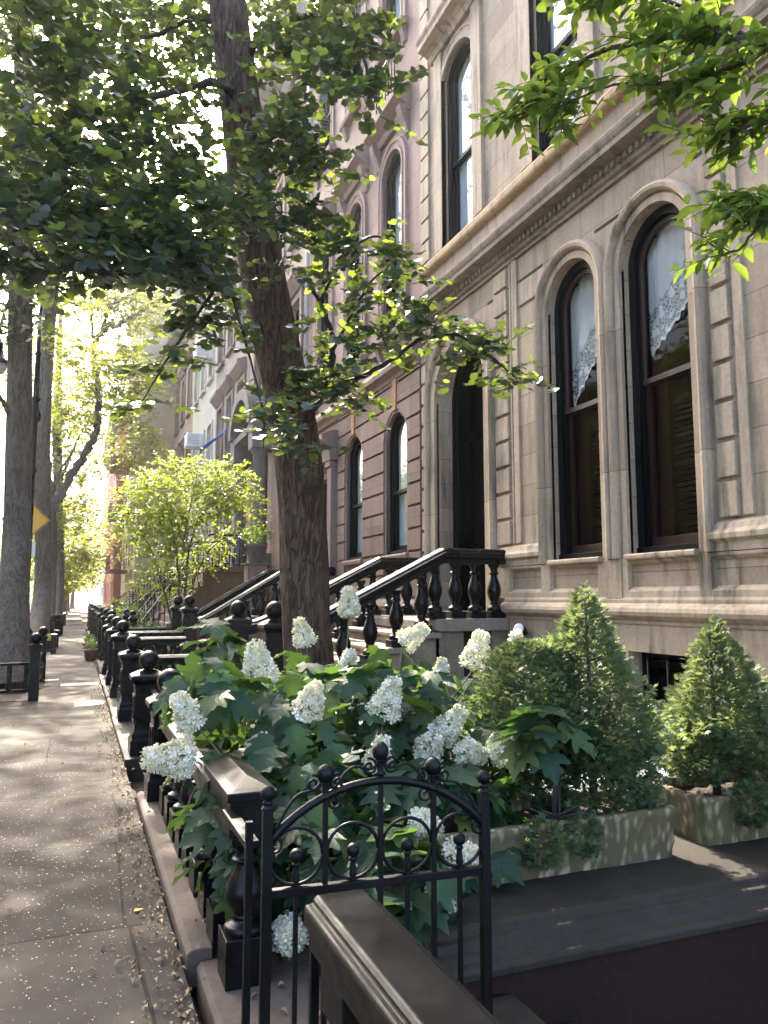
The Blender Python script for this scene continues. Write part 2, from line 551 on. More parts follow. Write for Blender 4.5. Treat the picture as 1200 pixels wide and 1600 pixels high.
def copy_tree(o, parent=None, off=None):
    c = o.copy()
    COL.objects.link(c)
    if parent is not None:
        c.parent = parent
    for ch in list(o.children):
        copy_tree(ch, c)
    return c


class MB:
    """collects faces for ONE mesh object"""
    def __init__(s):
        s.v, s.f, s.s, s.m = [], [], [], []

    def add(s, vs, fs, smooth=False, mi=0):
        b = len(s.v)
        s.v.extend([tuple(x) for x in vs])
        for f in fs:
            s.f.append([b + i for i in f])
            s.s.append(smooth)
            s.m.append(mi)
        return s

    def box(s, x0, y0, z0, x1, y1, z1, mi=0):
        if x0 > x1: x0, x1 = x1, x0
        if y0 > y1: y0, y1 = y1, y0
        if z0 > z1: z0, z1 = z1, z0
        vs = [(x0, y0, z0), (x1, y0, z0), (x1, y1, z0), (x0, y1, z0), (x0, y0, z1), (x1, y0, z1), (x1, y1, z1), (x0, y1, z1)]
        return s.add(vs, [(0, 3, 2, 1), (4, 5, 6, 7), (0, 1, 5, 4), (1, 2, 6, 5), (2, 3, 7, 6), (3, 0, 4, 7)], False, mi)

    def lathe(s, x, y, prof, n=20, phase=0.0, smooth=True, sx=1.0):
        vs, fs = [], []
        for (r, z) in prof:
            for k in range(n):
                a = 2 * PI * k / n + phase
                vs.append((x + r * math.cos(a), y + r * math.sin(a), z))
        for i in range(len(prof) - 1):
            for k in range(n):
                k2 = (k + 1) % n
                fs.append((i * n + k, i * n + k2, (i + 1) * n + k2, (i + 1) * n + k))
        fs.append(tuple(range(n - 1, -1, -1)))
        fs.append(tuple((len(prof) - 1) * n + k for k in range(n)))
        return s.add(vs, fs, smooth)

    def square(s, x, y, prof):
        """square-plan stack: (half width, z)"""
        return s.lathe(x, y, [(h * math.sqrt(2), z) for h, z in prof], 4, PI / 4, False)

    def ball(s, c, r, n=20, m=12, sq=(1, 1, 1)):
        vs, fs = [], []
        for i in range(m + 1):
            t = PI * i / m
            for k in range(n):
                a = 2 * PI * k / n
                vs.append((c[0] + sq[0] * r * math.sin(t) * math.cos(a), c[1] + sq[1] * r * math.sin(t) * math.sin(a), c[2] - sq[2] * r * math.cos(t)))
        for i in range(m):
            for k in range(n):
                k2 = (k + 1) % n
                fs.append((i * n + k, i * n + k2, (i + 1) * n + k2, (i + 1) * n + k))
        return s.add(vs, fs, True)

    def tube(s, pts, rad, n=8, smooth=True, jitter=0.0, seed=0):
        pts = [Vector(p) for p in pts]
        if not isinstance(rad, (list, tuple)):
            rad = [rad] * len(pts)
        rnd = random.Random(seed)
        vs, fs = [], []
        ref = None
        for i, p in enumerate(pts):
            d = (pts[min(i + 1, len(pts) - 1)] - pts[max(i - 1, 0)]).normalized()
            if ref is None:
                ref = d.orthogonal().normalized()
            u = (ref - d * ref.dot(d)).normalized()
            ref = u
            w = d.cross(u)
            for k in range(n):
                a = 2 * PI * k / n
                r = rad[i] * (1 + jitter * (rnd.random() - 0.5))
                vs.append(p + u * (r * math.cos(a)) + w * (r * math.sin(a)))
        for i in range(len(pts) - 1):
            for k in range(n):
                k2 = (k + 1) % n
                fs.append((i * n + k, i * n + k2, (i + 1) * n + k2, (i + 1) * n + k))
        fs.append(tuple(range(n - 1, -1, -1)))
        fs.append(tuple((len(pts) - 1) * n + k for k in range(n)))
        return s.add(vs, fs, smooth)

    def prism(s, poly, y0, y1):
        """(x, z) outline extruded along y"""
        n = len(poly)
        vs = [(x, y0, z) for x, z in poly] + [(x, y1, z) for x, z in poly]
        fs = [(i, (i + 1) % n, n + (i + 1) % n, n + i) for i in range(n)]
        fs += [tuple(range(n - 1, -1, -1)), tuple(range(n, 2 * n))]
        return s.add(vs, fs)

    def prismx(s, poly, x0, x1):
        """(y, z) outline extruded along x"""
        n = len(poly)
        vs = [(x0, y, z) for y, z in poly] + [(x1, y, z) for y, z in poly]
        fs = [(i, (i + 1) % n, n + (i + 1) % n, n + i) for i in range(n)]
        fs += [tuple(range(n - 1, -1, -1)), tuple(range(n, 2 * n))]
        return s.add(vs, fs)

    def prismz(s, poly, z0, z1):
        n = len(poly)
        vs = [(x, y, z0) for x, y in poly] + [(x, y, z1) for x, y in poly]
        fs = [(i, (i + 1) % n, n + (i + 1) % n, n + i) for i in range(n)]
        fs += [tuple(range(n - 1, -1, -1)), tuple(range(n, 2 * n))]
        return s.add(vs, fs)

    def rail(s, path, prof):
        """profile (u across, v up) swept along a 3-D path, sections kept vertical"""
        path = [Vector(p) for p in path]
        n, vs, fs = len(prof), [], []
        for i, p in enumerate(path):
            d = (path[min(i + 1, len(path) - 1)] - path[max(i - 1, 0)])
            d.z = 0
            d.normalize()
            w = Vector((d.y, -d.x, 0))
            for u, v in prof:
                vs.append(p + w * u + Vector((0, 0, v)))
        for i in range(len(path) - 1):
            for k in range(n):
                k2 = (k + 1) % n
                fs.append((i * n + k, i * n + k2, (i + 1) * n + k2, (i + 1) * n + k))
        fs.append(tuple(range(n - 1, -1, -1)))
        fs.append(tuple((len(path) - 1) * n + k for k in range(n)))
        return s.add(vs, fs)

    def frame(s, path, prof, closed_prof=True, smooth=False, close_path=False):
        """profile (d outward, x) swept along a path in the facade plane (y, z), mitred"""
        n = len(path)
        k = len(prof)
        vs, fs = [], []
        for i in range(n):
            a = path[max(i - 1, 0)]
            b = path[i]
            c = path[min(i + 1, n - 1)]
            if close_path:
                a, c = path[(i - 1) % n], path[(i + 1) % n]
            d1 = Vector((b[0] - a[0], b[1] - a[1]))
            d2 = Vector((c[0] - b[0], c[1] - b[1]))
            if d1.length < 1e-9: d1 = d2
            if d2.length < 1e-9: d2 = d1
            d1.normalize()
            d2.normalize()
            n1, n2 = Vector((d1.y, -d1.x)), Vector((d2.y, -d2.x))
            nn = (n1 + n2)
            nn = nn / max(0.3, nn.dot(n1) if nn.length else 1)
            for (d, x) in prof:
                vs.append((x, b[0] + nn.x * d, b[1] + nn.y * d))
        rng = n if close_path else n - 1
        for i in range(rng):
            i2 = (i + 1) % n
            for j in range(k if closed_prof else k - 1):
                j2 = (j + 1) % k
                fs.append((i * k + j, i2 * k + j, i2 * k + j2, i * k + j2))
        if not close_path and closed_prof:
            fs.append(tuple(range(k)))
            fs.append(tuple((n - 1) * k + j for j in range(k - 1, -1, -1)))
        return s.add(vs, fs, smooth)

    def build(s, name, mat, parent=None, bevel=0.0, loc=None):
        me = bpy.data.meshes.new(name)
        me.from_pydata(s.v, [], s.f)
        mats = mat if isinstance(mat, (list, tuple)) else [mat]
        for m in mats:
            me.materials.append(m)
        me.polygons.foreach_set("use_smooth", s.s)
        me.polygons.foreach_set("material_index", s.m)
        me.update()
        import bmesh
        bm = bmesh.new()
        bm.from_mesh(me)
        bmesh.ops.recalc_face_normals(bm, faces=bm.faces)
        bm.to_mesh(me)
        bm.free()
        o = bpy.data.objects.new(name, me)
        link(o, parent)
        if bevel > 0:
            b = o.modifiers.new("bevel", 'BEVEL')
            b.width = bevel
            b.segments = 2
            b.limit_method = 'ANGLE'
            b.angle_limit = R(35)
        return o


def struct(o):
    o["kind"] = "structure"
    return o
# ------------------------------------------------------------------ leaves: many small faces, one mesh
def scatter(name, tmpl, faces, pos, dirn, nrm, size, mat, parent=None, tint=None, seed=0, uv=False, smooth=False):
    """places a leaf template (x across, y along, z up) at every position"""
    rng = np.random.default_rng(seed)
    T = np.asarray(tmpl, dtype=np.float64)
    n, k = len(pos), len(T)
    d = dirn / np.maximum(1e-9, np.linalg.norm(dirn, axis=1, keepdims=True))
    nn = nrm - d * np.sum(nrm * d, axis=1, keepdims=True)
    nn /= np.maximum(1e-9, np.linalg.norm(nn, axis=1, keepdims=True))
    x = np.cross(d, nn)
    sz = np.broadcast_to(np.asarray(size, dtype=np.float64), (n,))
    V = (pos[:, None, :] + sz[:, None, None] * (T[None, :, 0:1] * x[:, None, :] + T[None, :, 1:2] * d[:, None, :] + T[None, :, 2:3] * nn[:, None, :]))
    V = V.reshape(-1, 3)
    fl = [len(f) for f in faces]
    loops1 = np.concatenate([np.asarray(f) for f in faces])
    L = (loops1[None, :] + (np.arange(n) * k)[:, None]).reshape(-1)
    tot = np.tile(np.asarray(fl), n)
    start = np.concatenate([[0], np.cumsum(tot)[:-1]])
    me = bpy.data.meshes.new(name)
    me.vertices.add(len(V))
    me.vertices.foreach_set("co", V.astype(np.float32).ravel())
    me.loops.add(len(L))
    me.loops.foreach_set("vertex_index", L.astype(np.int32))
    me.polygons.add(len(tot))
    me.polygons.foreach_set("loop_start", start.astype(np.int32))
    if smooth:
        me.polygons.foreach_set("use_smooth", np.ones(len(tot), dtype=bool))
    at = me.attributes.new("tint", 'FLOAT', 'POINT')
    tv = rng.random(n) if tint is None else tint
    at.data.foreach_set("value", np.repeat(tv, k).astype(np.float32))
    if uv:
        u = me.uv_layers.new(name="UVMap")
        uvs = T[loops1][:, :2]
        u.data.foreach_set("uv", np.tile(uvs, (n, 1)).astype(np.float32).ravel())
    me.materials.append(mat)
    me.update(calc_edges=True)
    me.validate()
    o = bpy.data.objects.new(name, me)
    return link(o, parent)


GINKGO_T = [(0, 0, 0), (0, .35, .0), (-.62, .45, .10), (-.52, .78, .06), (-.2, .97, .02), (0, .80, -.02), (.2, .97, .02), (.52, .78, .06), (.62, .45, .10)]
GINKGO_F = [(0, 1, 5, 4, 3, 2), (0, 8, 7, 6, 5, 1)]
OVAL_T = [(0, 0, 0), (-.2, .25, .05), (-.26, .5, .06), (-.15, .78, .03), (0, 1, -.06), (.15, .78, .03), (.26, .5, .06), (.2, .25, .05), (0, .5, 0)]
OVAL_F = [(0, 8, 2, 1), (8, 4, 3, 2), (0, 7, 6, 8), (8, 6, 5, 4)]
MAPLE_T = [(0, 0, 0), (-.45, .35, .08), (-.25, .55, .03), (0, 1, -.05), (.25, .55, .03), (.45, .35, .08), (0, .45, 0)]
MAPLE_F = [(0, 6, 2, 1), (6, 3, 2), (0, 5, 4, 6), (6, 4, 3)]
SPRAY_T = [(0, 0, 0), (-.11, .2, .02), (-.46, .48, -.03), (-.13, .42, .02), (-.40, .78, -.05), (-.07, .66, .02), (0, 1.05, -.06), (.07, .66, .02), (.40, .78, -.05), (.13, .42, .02), (.46, .48, -.03), (.11, .2, .02)]
SPRAY_F = [(0, 1, 3, 9, 11), (1, 2, 3), (3, 4, 5), (3, 5, 7, 9), (5, 6, 7), (7, 8, 9), (9, 10, 11)]
# oak-shaped leaf: deep lobes, half outlines fold along the midrib
_h = [(0, 0), (.16, .02), (.30, .10), (.25, .17), (.42, .26), (.54, .36), (.50, .44), (.34, .42), (.27, .45), (.42, .58), (.47, .70), (.38, .72), (.25, .66), (.18, .68), (.22, .80), (.20, .88), (.12, .88), (0, 1.04)]
_oz = lambda x, y: .30 * x - .62 * x * x - .24 * y * y + .03 * math.sin(y * 17)
OAK_T = [(-x, y, _oz(x, y)) for x, y in _h] + [(x, y, _oz(x, y)) for x, y in _h[1:-1]] + [(0, .2, _oz(0, .2)), (0, .43, _oz(0, .43)), (0, .68, _oz(0, .68))]
_a, _b = len(_h), len(_h) + len(_h) - 2
def _half(idx):
    m1, m2, m3 = _b, _b + 1, _b + 2
    i = idx
    return [(i[0], i[1], i[2], i[3], m1), (m1, i[3], i[4], i[5], i[6], i[7], i[8], m2), (m2, i[8], i[9], i[10], i[11], i[12], i[13], m3), (m3, i[13], i[14], i[15], i[16], i[17])]
OAK_F = _half(list(range(_a))) + [tuple(reversed(f)) for f in _half([0] + list(range(_a, _b)) + [_a - 1])]
# four-petalled floret facing +z
FLO_T, FLO_F = [(0, 0, 0)], []
for q in range(4):
    a0 = q * PI / 2
    b = len(FLO_T)
    for (da, r, z) in [(-.42, .55, .03), (-.5, .85, .12), (-.2, 1.0, .16), (.2, 1.0, .16), (.5, .85, .12), (.42, .55, .03)]:
        FLO_T.append((r * math.cos(a0 + da), r * math.sin(a0 + da), z))
    FLO_F.append((0, b, b + 1, b + 2, b + 3, b + 4, b + 5))


def rdirs(rng, n):
    v = rng.normal(size=(n, 3))
    return v / np.linalg.norm(v, axis=1, keepdims=True)


def sprays(rng, start, outd, nleaf, length, rise=0.0, droop=0.15):
    """short twigs with leaves along both sides: returns leaf positions, directions, normals and the twig lines"""
    n = len(start)
    t = (np.arange(nleaf) + 0.6) / nleaf
    L = length * (0.6 + 0.8 * rng.random(n))
    end = outd * L[:, None]
    end[:, 2] += rise * L
    pos = start[:, None, :] + end[:, None, :] * t[None, :, None]
    pos[:, :, 2] -= droop * L[:, None] * t[None, :] ** 2
    side = np.cross(outd, np.array([0, 0, 1.0]))
    side /= np.maximum(1e-6, np.linalg.norm(side, axis=1, keepdims=True))
    sg = np.where(np.arange(nleaf) % 2 == 0, 1.0, -1.0)
    d = outd[:, None, :] * 0.5 + side[:, None, :] * sg[None, :, None] * (0.9) + rng.normal(size=(n, nleaf, 3)) * 0.35
    d[:, :, 2] -= 0.22
    nr = np.zeros((n, nleaf, 3))
    nr[:, :, 2] = 1
    nr += rng.normal(size=(n, nleaf, 3)) * 0.33
    return pos.reshape(-1, 3), d.reshape(-1, 3), nr.reshape(-1, 3), start, start + end


def twig_mesh(name, a, b, r0, mat, parent, droop=0.12):
    """thin three-sided twigs from a to b, one mesh"""
    n = len(a)
    d = b - a
    L = np.linalg.norm(d, axis=1)
    mid = a + d * 0.5
    bb = b.copy()
    bb[:, 2] -= droop * L
    mid[:, 2] -= droop * 0.25 * L
    u = np.cross(d, np.array([0.13, 0.31, 0.9]))
    u /= np.maximum(1e-9, np.linalg.norm(u, axis=1, keepdims=True))
    w = np.cross(d / np.maximum(1e-9, L)[:, None], u)
    rings = []
    for c, r in ((a, r0), (mid, r0 * .7), (bb, r0 * .3)):
        for k in range(3):
            an = 2 * PI * k / 3
            rings.append(c + r * (math.cos(an) * u + math.sin(an) * w))
    V = np.stack(rings, axis=1).reshape(-1, 3)
    F1 = []
    for i in range(2):
        for k in range(3):
            k2 = (k + 1) % 3
            F1.append((i * 3 + k, i * 3 + k2, i * 3 + 3 + k2, i * 3 + 3 + k))
    F = (np.asarray(F1)[None] + (np.arange(n) * 9)[:, None, None]).reshape(-1, 4)
    me = bpy.data.meshes.new(name)
    me.from_pydata(V.tolist(), [], F.tolist())
    me.materials.append(mat)
    o = bpy.data.objects.new(name, me)
    return link(o, parent)


def in_ellipsoid(rng, n, c, r, shell=0.0):
    p = rdirs(rng, n) * ((shell ** 3 + (1 - shell ** 3) * rng.random(n)) ** (1 / 3))[:, None]
    return np.asarray(c) + p * np.asarray(r), p


# ------------------------------------------------------------------ facade helpers
def opening(cy, w, zb, zs, kind='round', rise=0.0, n=18):
    """outline of an opening in (y, z): +y jamb foot, up, over the head, -y jamb foot"""
    h = w / 2
    pts = [(cy + h, zb), (cy + h, zs)]
    if kind == 'round':
        rise = h
    if kind in ('round', 'seg'):
        rad = (h * h + rise * rise) / (2 * rise)
        zc = zs + rise - rad
        a0 = math.asin(min(1, h / rad))
        if kind == 'round':
            a0 = PI / 2
        for i in range(1, n):
            a = a0 - 2 * a0 * i / n
            pts.append((cy + rad * math.sin(a), zc + rad * math.cos(a)))
    pts += [(cy - h, zs), (cy - h, zb)]
    return pts


def wall_sheet(mb, x, outline, holes, depth):
    """a facade plane at x with openings, and the reveals of the openings"""
    loops = [outline] + holes
    flat = [p for lp in loops for p in lp]
    tri = tessellate_polygon([[Vector((p[0], p[1], 0)) for p in lp] for lp in loops])
    mb.add([(x, p[0], p[1]) for p in flat], [tuple(t) for t in tri])
    for h in holes:
        n = len(h)
        vs = [(x, p[0], p[1]) for p in h] + [(x + depth, p[0], p[1]) for p in h]
        mb.add(vs, [(i, (i + 1) % n, n + (i + 1) % n, n + i) for i in range(n)])


def house_body(mb, x, y0, y1, z0, z1, holes, depth=0.30, back=9.0):
    wall_sheet(mb, x, [(y1, z0), (y1, z1), (y0, z1), (y0, z0)], holes, depth)
    vs = [(x, y0, z0), (x + back, y0, z0), (x + back, y1, z0), (x, y1, z0), (x, y0, z1), (x + back, y0, z1), (x + back, y1, z1), (x, y1, z1)]
    mb.add(vs, [(4, 5, 6, 7), (0, 1, 5, 4), (1, 2, 6, 5), (2, 3, 7, 6)])


def window(parent, x, cy, w, zb, zs, kind, rise=0.0, meet=None, fm='black_frame', gm='glass', fw=0.085, sash='black_frame', set_in=0.13, name='window'):
    """two-sash window set into its opening: window > sash, pane"""
    o = opening(cy, w, zb, zs, kind, rise)
    X = x + set_in
    mb = MB()
    mb.frame(o, [(0.0, X), (-fw, X), (-fw, X + .03), (-fw * .55, X + .03), (-fw * .55, X + .045), (-fw * 1.1, X + .045), (-fw * 1.1, X + .15), (0, X + .15)])
    mb.box(X - .02, cy - w / 2, zb, X + .15, cy + w / 2, zb + .06)
    win = mb.build(name, M[fm], parent, 0.004)
    if meet is None:
        meet = zb + (zs - zb) * 0.52
    iw = w - 2 * fw * 1.1
    up = opening(cy, iw, meet, zs, kind, max(0.02, rise * .86))
    sb = MB()
    sb.frame(up, [(0.0, X + .055), (-.045, X + .06), (-.052, X + .085), (0, X + .10)])
    sb.box(X + .05, cy - iw / 2 + .002, meet - .028, X + .10, cy + iw / 2 - .002, meet + .03)
    lo = [(cy + iw / 2, zb + .06), (cy + iw / 2, meet - .03), (cy - iw / 2, meet - .03), (cy - iw / 2, zb + .06)]
    for ya, yb in ((cy - iw / 2, cy - iw / 2 + .05), (cy + iw / 2 - .05, cy + iw / 2)):
        sb.box(X + .095, ya, zb + .06, X + .14, yb, meet + .025)
    sb.box(X + .093, cy - iw / 2, zb + .061, X + .142, cy + iw / 2, zb + .155)
    sb.box(X + .097, cy - iw / 2, meet - .035, X + .138, cy + iw / 2, meet + .022)
    sb.build('sash', M[sash], win, 0.003)
    pb = MB()
    n = len(up)
    pb.add([(X + .078, p[0], p[1]) for p in up], [tuple(range(n))])
    pb.add([(X + .117, p[0], p[1]) for p in lo], [(0, 1, 2, 3)])
    pb.build('pane', M[gm], win)
    return win


def sheet_poly(parent, name, x, pts, mat):
    mb = MB()
    mb.add([(x, p[0], p[1]) for p in pts], [tuple(range(len(pts)))])
    return mb.build(name, mat, parent)


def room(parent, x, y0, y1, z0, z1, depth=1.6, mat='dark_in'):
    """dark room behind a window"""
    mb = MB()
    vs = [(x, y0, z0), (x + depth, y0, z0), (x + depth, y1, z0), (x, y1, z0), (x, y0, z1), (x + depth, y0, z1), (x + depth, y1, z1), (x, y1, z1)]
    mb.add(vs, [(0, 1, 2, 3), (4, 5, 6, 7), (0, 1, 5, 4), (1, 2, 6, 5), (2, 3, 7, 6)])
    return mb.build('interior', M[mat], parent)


def folds(parent, x, y0, y1, z0, z1, mat, amp=.02, name='curtain', k=7):
    n = 36
    vs, fs = [], []
    for i in range(n + 1):
        t = i / n
        xx = x + amp * math.sin(t * k * 2 * PI) + amp * .5 * math.sin(t * k * 4.7 + 1)
        vs += [(xx, y0 + (y1 - y0) * t, z0), (xx, y0 + (y1 - y0) * t, z1)]
    for i in range(n):
        fs.append((2 * i, 2 * i + 2, 2 * i + 3, 2 * i + 1))
    mb = MB()
    mb.add(vs, fs, True)
    return mb.build(name, mat, parent)


# ------------------------------------------------------------------ setting: ground, road, walk, yards
def flat(name, rects, z, mat):
    mb = MB()
    for (x0, y0, x1, y1) in rects:
        mb.add([(x0, y0, z), (x1, y0, z), (x1, y1, z), (x0, y1, z)], [(0, 1, 2, 3)])
    return struct(mb.build(name, mat))


flat('ground', [(-400, 3.0, 400, 440), (-400, -60, 1.25, 3.0), (5.3, -60, 400, 3.0), (1.25, -60, 5.3, -3)], -0.16, M['earth'])
flat('road', [(-12.2, -60, -2.12, 420)], -0.150, M['asphalt'])
b = MB()
b.box(-1.95, -20, -0.3, 0.50, 300, 0.0)
struct(b.build('sidewalk', M['sidewalk']))
b = MB()
b.box(-2.12, -20, -0.3, -1.954, 300, 0.003)
struct(b.build('kerb', M['kerb'], None, 0.012))
b = MB()
b.box(-15.6, -20, -0.3, -12.36, 300, 0.0)
struct(b.build('pavement', M['sidewalk']))
b = MB()
b.box(-12.356, -20, -0.3, -12.2, 300, 0.003)
struct(b.build('kerb', M['kerb'], None, 0.012))
# pale patched slabs in the walk
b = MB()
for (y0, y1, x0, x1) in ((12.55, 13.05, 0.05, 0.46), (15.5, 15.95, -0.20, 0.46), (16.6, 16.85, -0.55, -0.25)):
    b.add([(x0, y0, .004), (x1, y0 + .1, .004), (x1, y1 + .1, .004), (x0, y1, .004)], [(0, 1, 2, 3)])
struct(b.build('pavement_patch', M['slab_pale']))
# yard ground behind the railings, the gate landing and the sunken area
b = MB()
b.box(0.9, 3.45, -0.16, 5.0, 8.0, 0.07)
b.box(0.9, 10.9, -0.16, 5.0, 15.0, 0.07)
b.box(0.9, 17.2, -0.16, 5.0, 46, 0.07)
struct(b.build('yard_soil', M['soil']))
b = MB()
b.box(0.5, 8.0, -0.16, 5.0, 10.9, 0.06)
b.box(0.5, 15.0, -0.16, 5.0, 17.2, 0.055)
b.box(0.5, 2.2, -0.16, 1.26, 2.92, 0.02)
struct(b.build('paving', M['bluestone'], None, 0.01))
b = MB()
b.box(1.26, 2.2, -0.9, 1.76, 2.97, -0.03)
for i in range(3):
    b.box(1.77 + i * .3, 1.2, -0.9, 2.07 + i * .3, 2.97, -0.2 - .19 * i)
struct(b.build('area_steps', M['bluestone'], None, 0.012))
flat('area_floor', [(1.25, -3, 5.3, 3.0)], -0.9, M['bluestone'])
# ------------------------------------------------------------------ tan stone house
FX = 5.0
M['tan_trim'] = stone('tan_surround_stone', (0.37, 0.285, 0.20), (0.54, 0.43, 0.315), (0.085, 0.073, 0.058), 6.0, 1.43, True, 0.9)
A = empty('stone_townhouse', 'tan limestone rowhouse with arched lace-curtained windows and a black arched doorway', 'house')
W1, W2, DA = 5.60, 6.91, 9.63
holes = [opening(W1, .92, 2.03, 4.90), opening(W2, .92, 2.03, 4.90), opening(DA, 1.52, 1.42, 4.55),
         opening(9.57, .96, 6.90, 9.62, 'seg', .26), opening(7.08, .96, 6.90, 9.62, 'seg', .26), opening(4.4, .96, 6.90, 9.62, 'seg', .26)]
mb = MB()
house_body(mb, FX, 1.0, 10.88, 1.42, 15.5, holes, 0.26)
mb.build('wall', M['tan'], A)
mb = MB()
wall_sheet(mb, 4.95, [(10.88, -.2), (10.88, 1.43), (1.0, 1.43), (1.0, -.2)], [opening(5.62, .95, .22, 1.10, 'flat')], .3)
mb.build('basement_wall', M['tan_plain'], A)
# torus water table
wt = [(5.0, 1.36), (4.935, 1.36), (4.93, 1.39), (4.90, 1.41), (4.868, 1.44), (4.858, 1.475), (4.868, 1.51), (4.90, 1.54), (4.93, 1.555), (4.93, 1.585), (4.96, 1.64), (5.0, 1.64)]
for (y0, y1) in ((1.0, 8.36), (10.75, 10.88)):
    mb = MB(); mb.prism(wt, y0, y1); mb.build('water_table', M['tan_plain'], A)
# blocks between the sunk panels under the windows
mb = MB()
for (y0, y1) in ((8.26, 8.56), (7.38, 7.56), (6.38, 6.52), (6.05, 6.14), (5.0, 5.14), (4.2, 4.42), (2.8, 3.0)):
    mb.box(4.945, y0, 1.60, 5.05, y1, 1.985)
mb.box(4.935, 6.14, 1.60, 5.05, 6.38, 1.985)
for (y0, y1) in ((7.56, 8.26), (6.52, 7.38), (5.14, 6.05), (4.42, 5.0), (3.0, 4.2)):
    mb.prism([(5.02, 1.605), (4.945, 1.605), (4.945, 1.67), (4.985, 1.71), (5.02, 1.71)], y0 - .002, y1 + .002)
    mb.prism([(5.02, 1.925), (4.985, 1.925), (4.945, 1.955), (4.945, 1.983), (5.02, 1.983)], y0 - .002, y1 + .002)
mb.build('dado', M['tan_plain'], A, .006)
for (y0, y1, z) in ((7.47, 8.52, 2.0), (2.9, 5.0, 2.0)):
    mb = MB()
    mb.prism([(5.0, z - .012), (4.94, z - .012), (4.94, z + .06), (4.90, z + .09), (4.90, z + .135), (4.93, z + .17), (4.95, z + .22), (5.0, z + .25)], y0, y1)
    mb.build('ledge', M['tan_plain'], A, .004)
# quoins
def quoins(parent, ranges, z0, z1, h, gap, x0, x1, mat, name='quoin'):
    for (y0, y1) in ranges:
        mb = MB()
        z = z0
        while z < z1 - .05:
            zt = min(z + h, z1) - gap
            mb.box(x1, y0, z, x0, y1, zt)
            z += h
        mb.box(x0 - .012, y0 + .004, z0 + .01, x0, y1 - .004, z1 - .06)
        mb.build(name, mat, parent, .008)
quoins(A, [(8.24, 8.56), (4.70, 4.885)], 2.27, 5.86, .332, .045, 5.01, 4.955, M['tan_plain'])
quoins(A, [(10.72, 10.875)], 1.66, 5.86, .332, .05, 5.01, 4.965, M['tan_plain'])
quoins(A, [(10.56, 10.87)], 6.94, 12.0, .36, .04, 5.01, 4.962, M['tan_plain'])
for (y0, y1) in ((8.02, 8.14), (4.56, 4.66), (8.165, 8.20)):
    mb = MB(); mb.box(4.975, y0, 2.27, 5.01, y1, 5.86); mb.build('pilaster_strip', M['tan_plain'], A, .005)
# dark strips painting the shade of deep bed joints in the spandrels
M['joint'] = simple('painted_joint_shade', (0.035, 0.03, 0.025), 0.95, .2, 8)
for (ya, yb, z) in ((6.07, 6.46, 5.48), (7.62, 7.98, 5.20), (7.45, 7.98, 5.53), (4.2, 5.02, 5.52), (8.0, 8.62, 5.2), (8.0, 8.78, 5.53)):
    mb = MB(); mb.box(4.9955, ya, z, 5.01, yb, z + .035); mb.build('joint_shade_strip', M['joint'], A)
# archivolts and jambs
arch_prof = [(0.0, 5.03), (0.0, 4.962), (.075, 4.962), (.082, 4.985), (.094, 4.985), (.10, 4.935), (.118, 4.905), (.15, 4.895), (.178, 4.912), (.192, 4.955), (.195, 5.03)]
LACE = []
for i, (cy) in enumerate((W1, W2)):
    w = window(A, FX, cy, .92, 2.03, 4.90, 'round', meet=3.72, set_in=.085, fw=.085, sash='mahogany')
    mb = MB(); mb.frame(opening(cy, .92, 1.99, 4.90, n=28), arch_prof); mb.build('surround', M['tan_trim'], w)
    mb = MB(); mb.prism([(5.16, 1.97), (4.905, 1.97), (4.90, 1.985), (4.90, 2.01), (4.92, 2.025), (5.16, 2.04)], cy - .46, cy + .46); mb.build('sill', M['tan_plain'], w)
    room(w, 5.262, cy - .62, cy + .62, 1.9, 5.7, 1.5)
    # folded-back louvred shutters inside
    mb = MB()
    for s in (-1, 1):
        yy = cy + s * .40
        mb.box(5.31, yy - .025, 2.1, 5.335, yy + .025, 5.0)
        mb.box(5.335, yy - .03 , 2.1, 5.46, yy + .03, 5.0)
    mb.build('shutter', M['mahogany'], w, .003)
    mb = MB()
    for k in range(26):
        mb.box(5.50, cy + .02, 2.15 + k * .055, 5.53, cy + .35, 2.185 + k * .055)
    mb.box(5.49, cy + .0, 2.1, 5.535, cy + .03, 3.6)
    mb.box(5.49, cy - .16, 2.1, 5.535, cy - .12, 3.7)
    mb.box(5.49, cy - .42, 2.9, 5.535, cy + .36, 2.96)
    mb.build('louvre', M['dark_wood'], w)
# lace swags: long at the +y side, short at the other
def lace(cy, top_r, drop, mid, label):
    n, mrows = 48, 22
    vs, fs, uv = [], [], []
    for i in range(n + 1):
        t = i / n                                   # 0 at -y jamb, 1 at +y jamb
        y = cy - .385 + .77 * t
        zt = 4.90 + math.sqrt(max(0, .43 ** 2 - (y - cy) ** 2)) - .03
        s = abs(t - .02) / .98
        zb = mid - (mid - drop) * max(0, (s - .22) / .78) ** .85 + .035 * abs(math.sin(t * 26))
        if s < .22:
            zb = mid + .04 * abs(math.sin(t * 26))
        if s > .93:
            zb = drop + .10 * (s - .93) / .07
        for j in range(mrows + 1):
            q = j / mrows
            z = zb + (zt - zb) * q
            x = 5.262 + .014 * math.sin(t * 30 + q * 2) * (0.4 + q) + .008 * math.sin(t * 71)
            vs.append((x, y, z)); uv.append((t, q * max(.9, (zt - zb)) * .62))
    for i in range(n):
        for j in range(mrows):
            a = i * (mrows + 1) + j
            fs.append((a, a + mrows + 1, a + mrows + 2, a + 1))
    mb = MB(); mb.add(vs, fs, True)
    o = mb.build('lace_curtain', M['lace'])
    u = o.data.uv_layers.new(name="UVMap")
    for lp in o.data.loops:
        u.data[lp.index].uv = uv[lp.vertex_index]
    tag(o, label, 'curtain', 'lace curtains in the arched windows')
lace(W1, .43, 3.98, 4.42, 'white lace curtain swag in the right-hand, nearer arched window of the tan house')
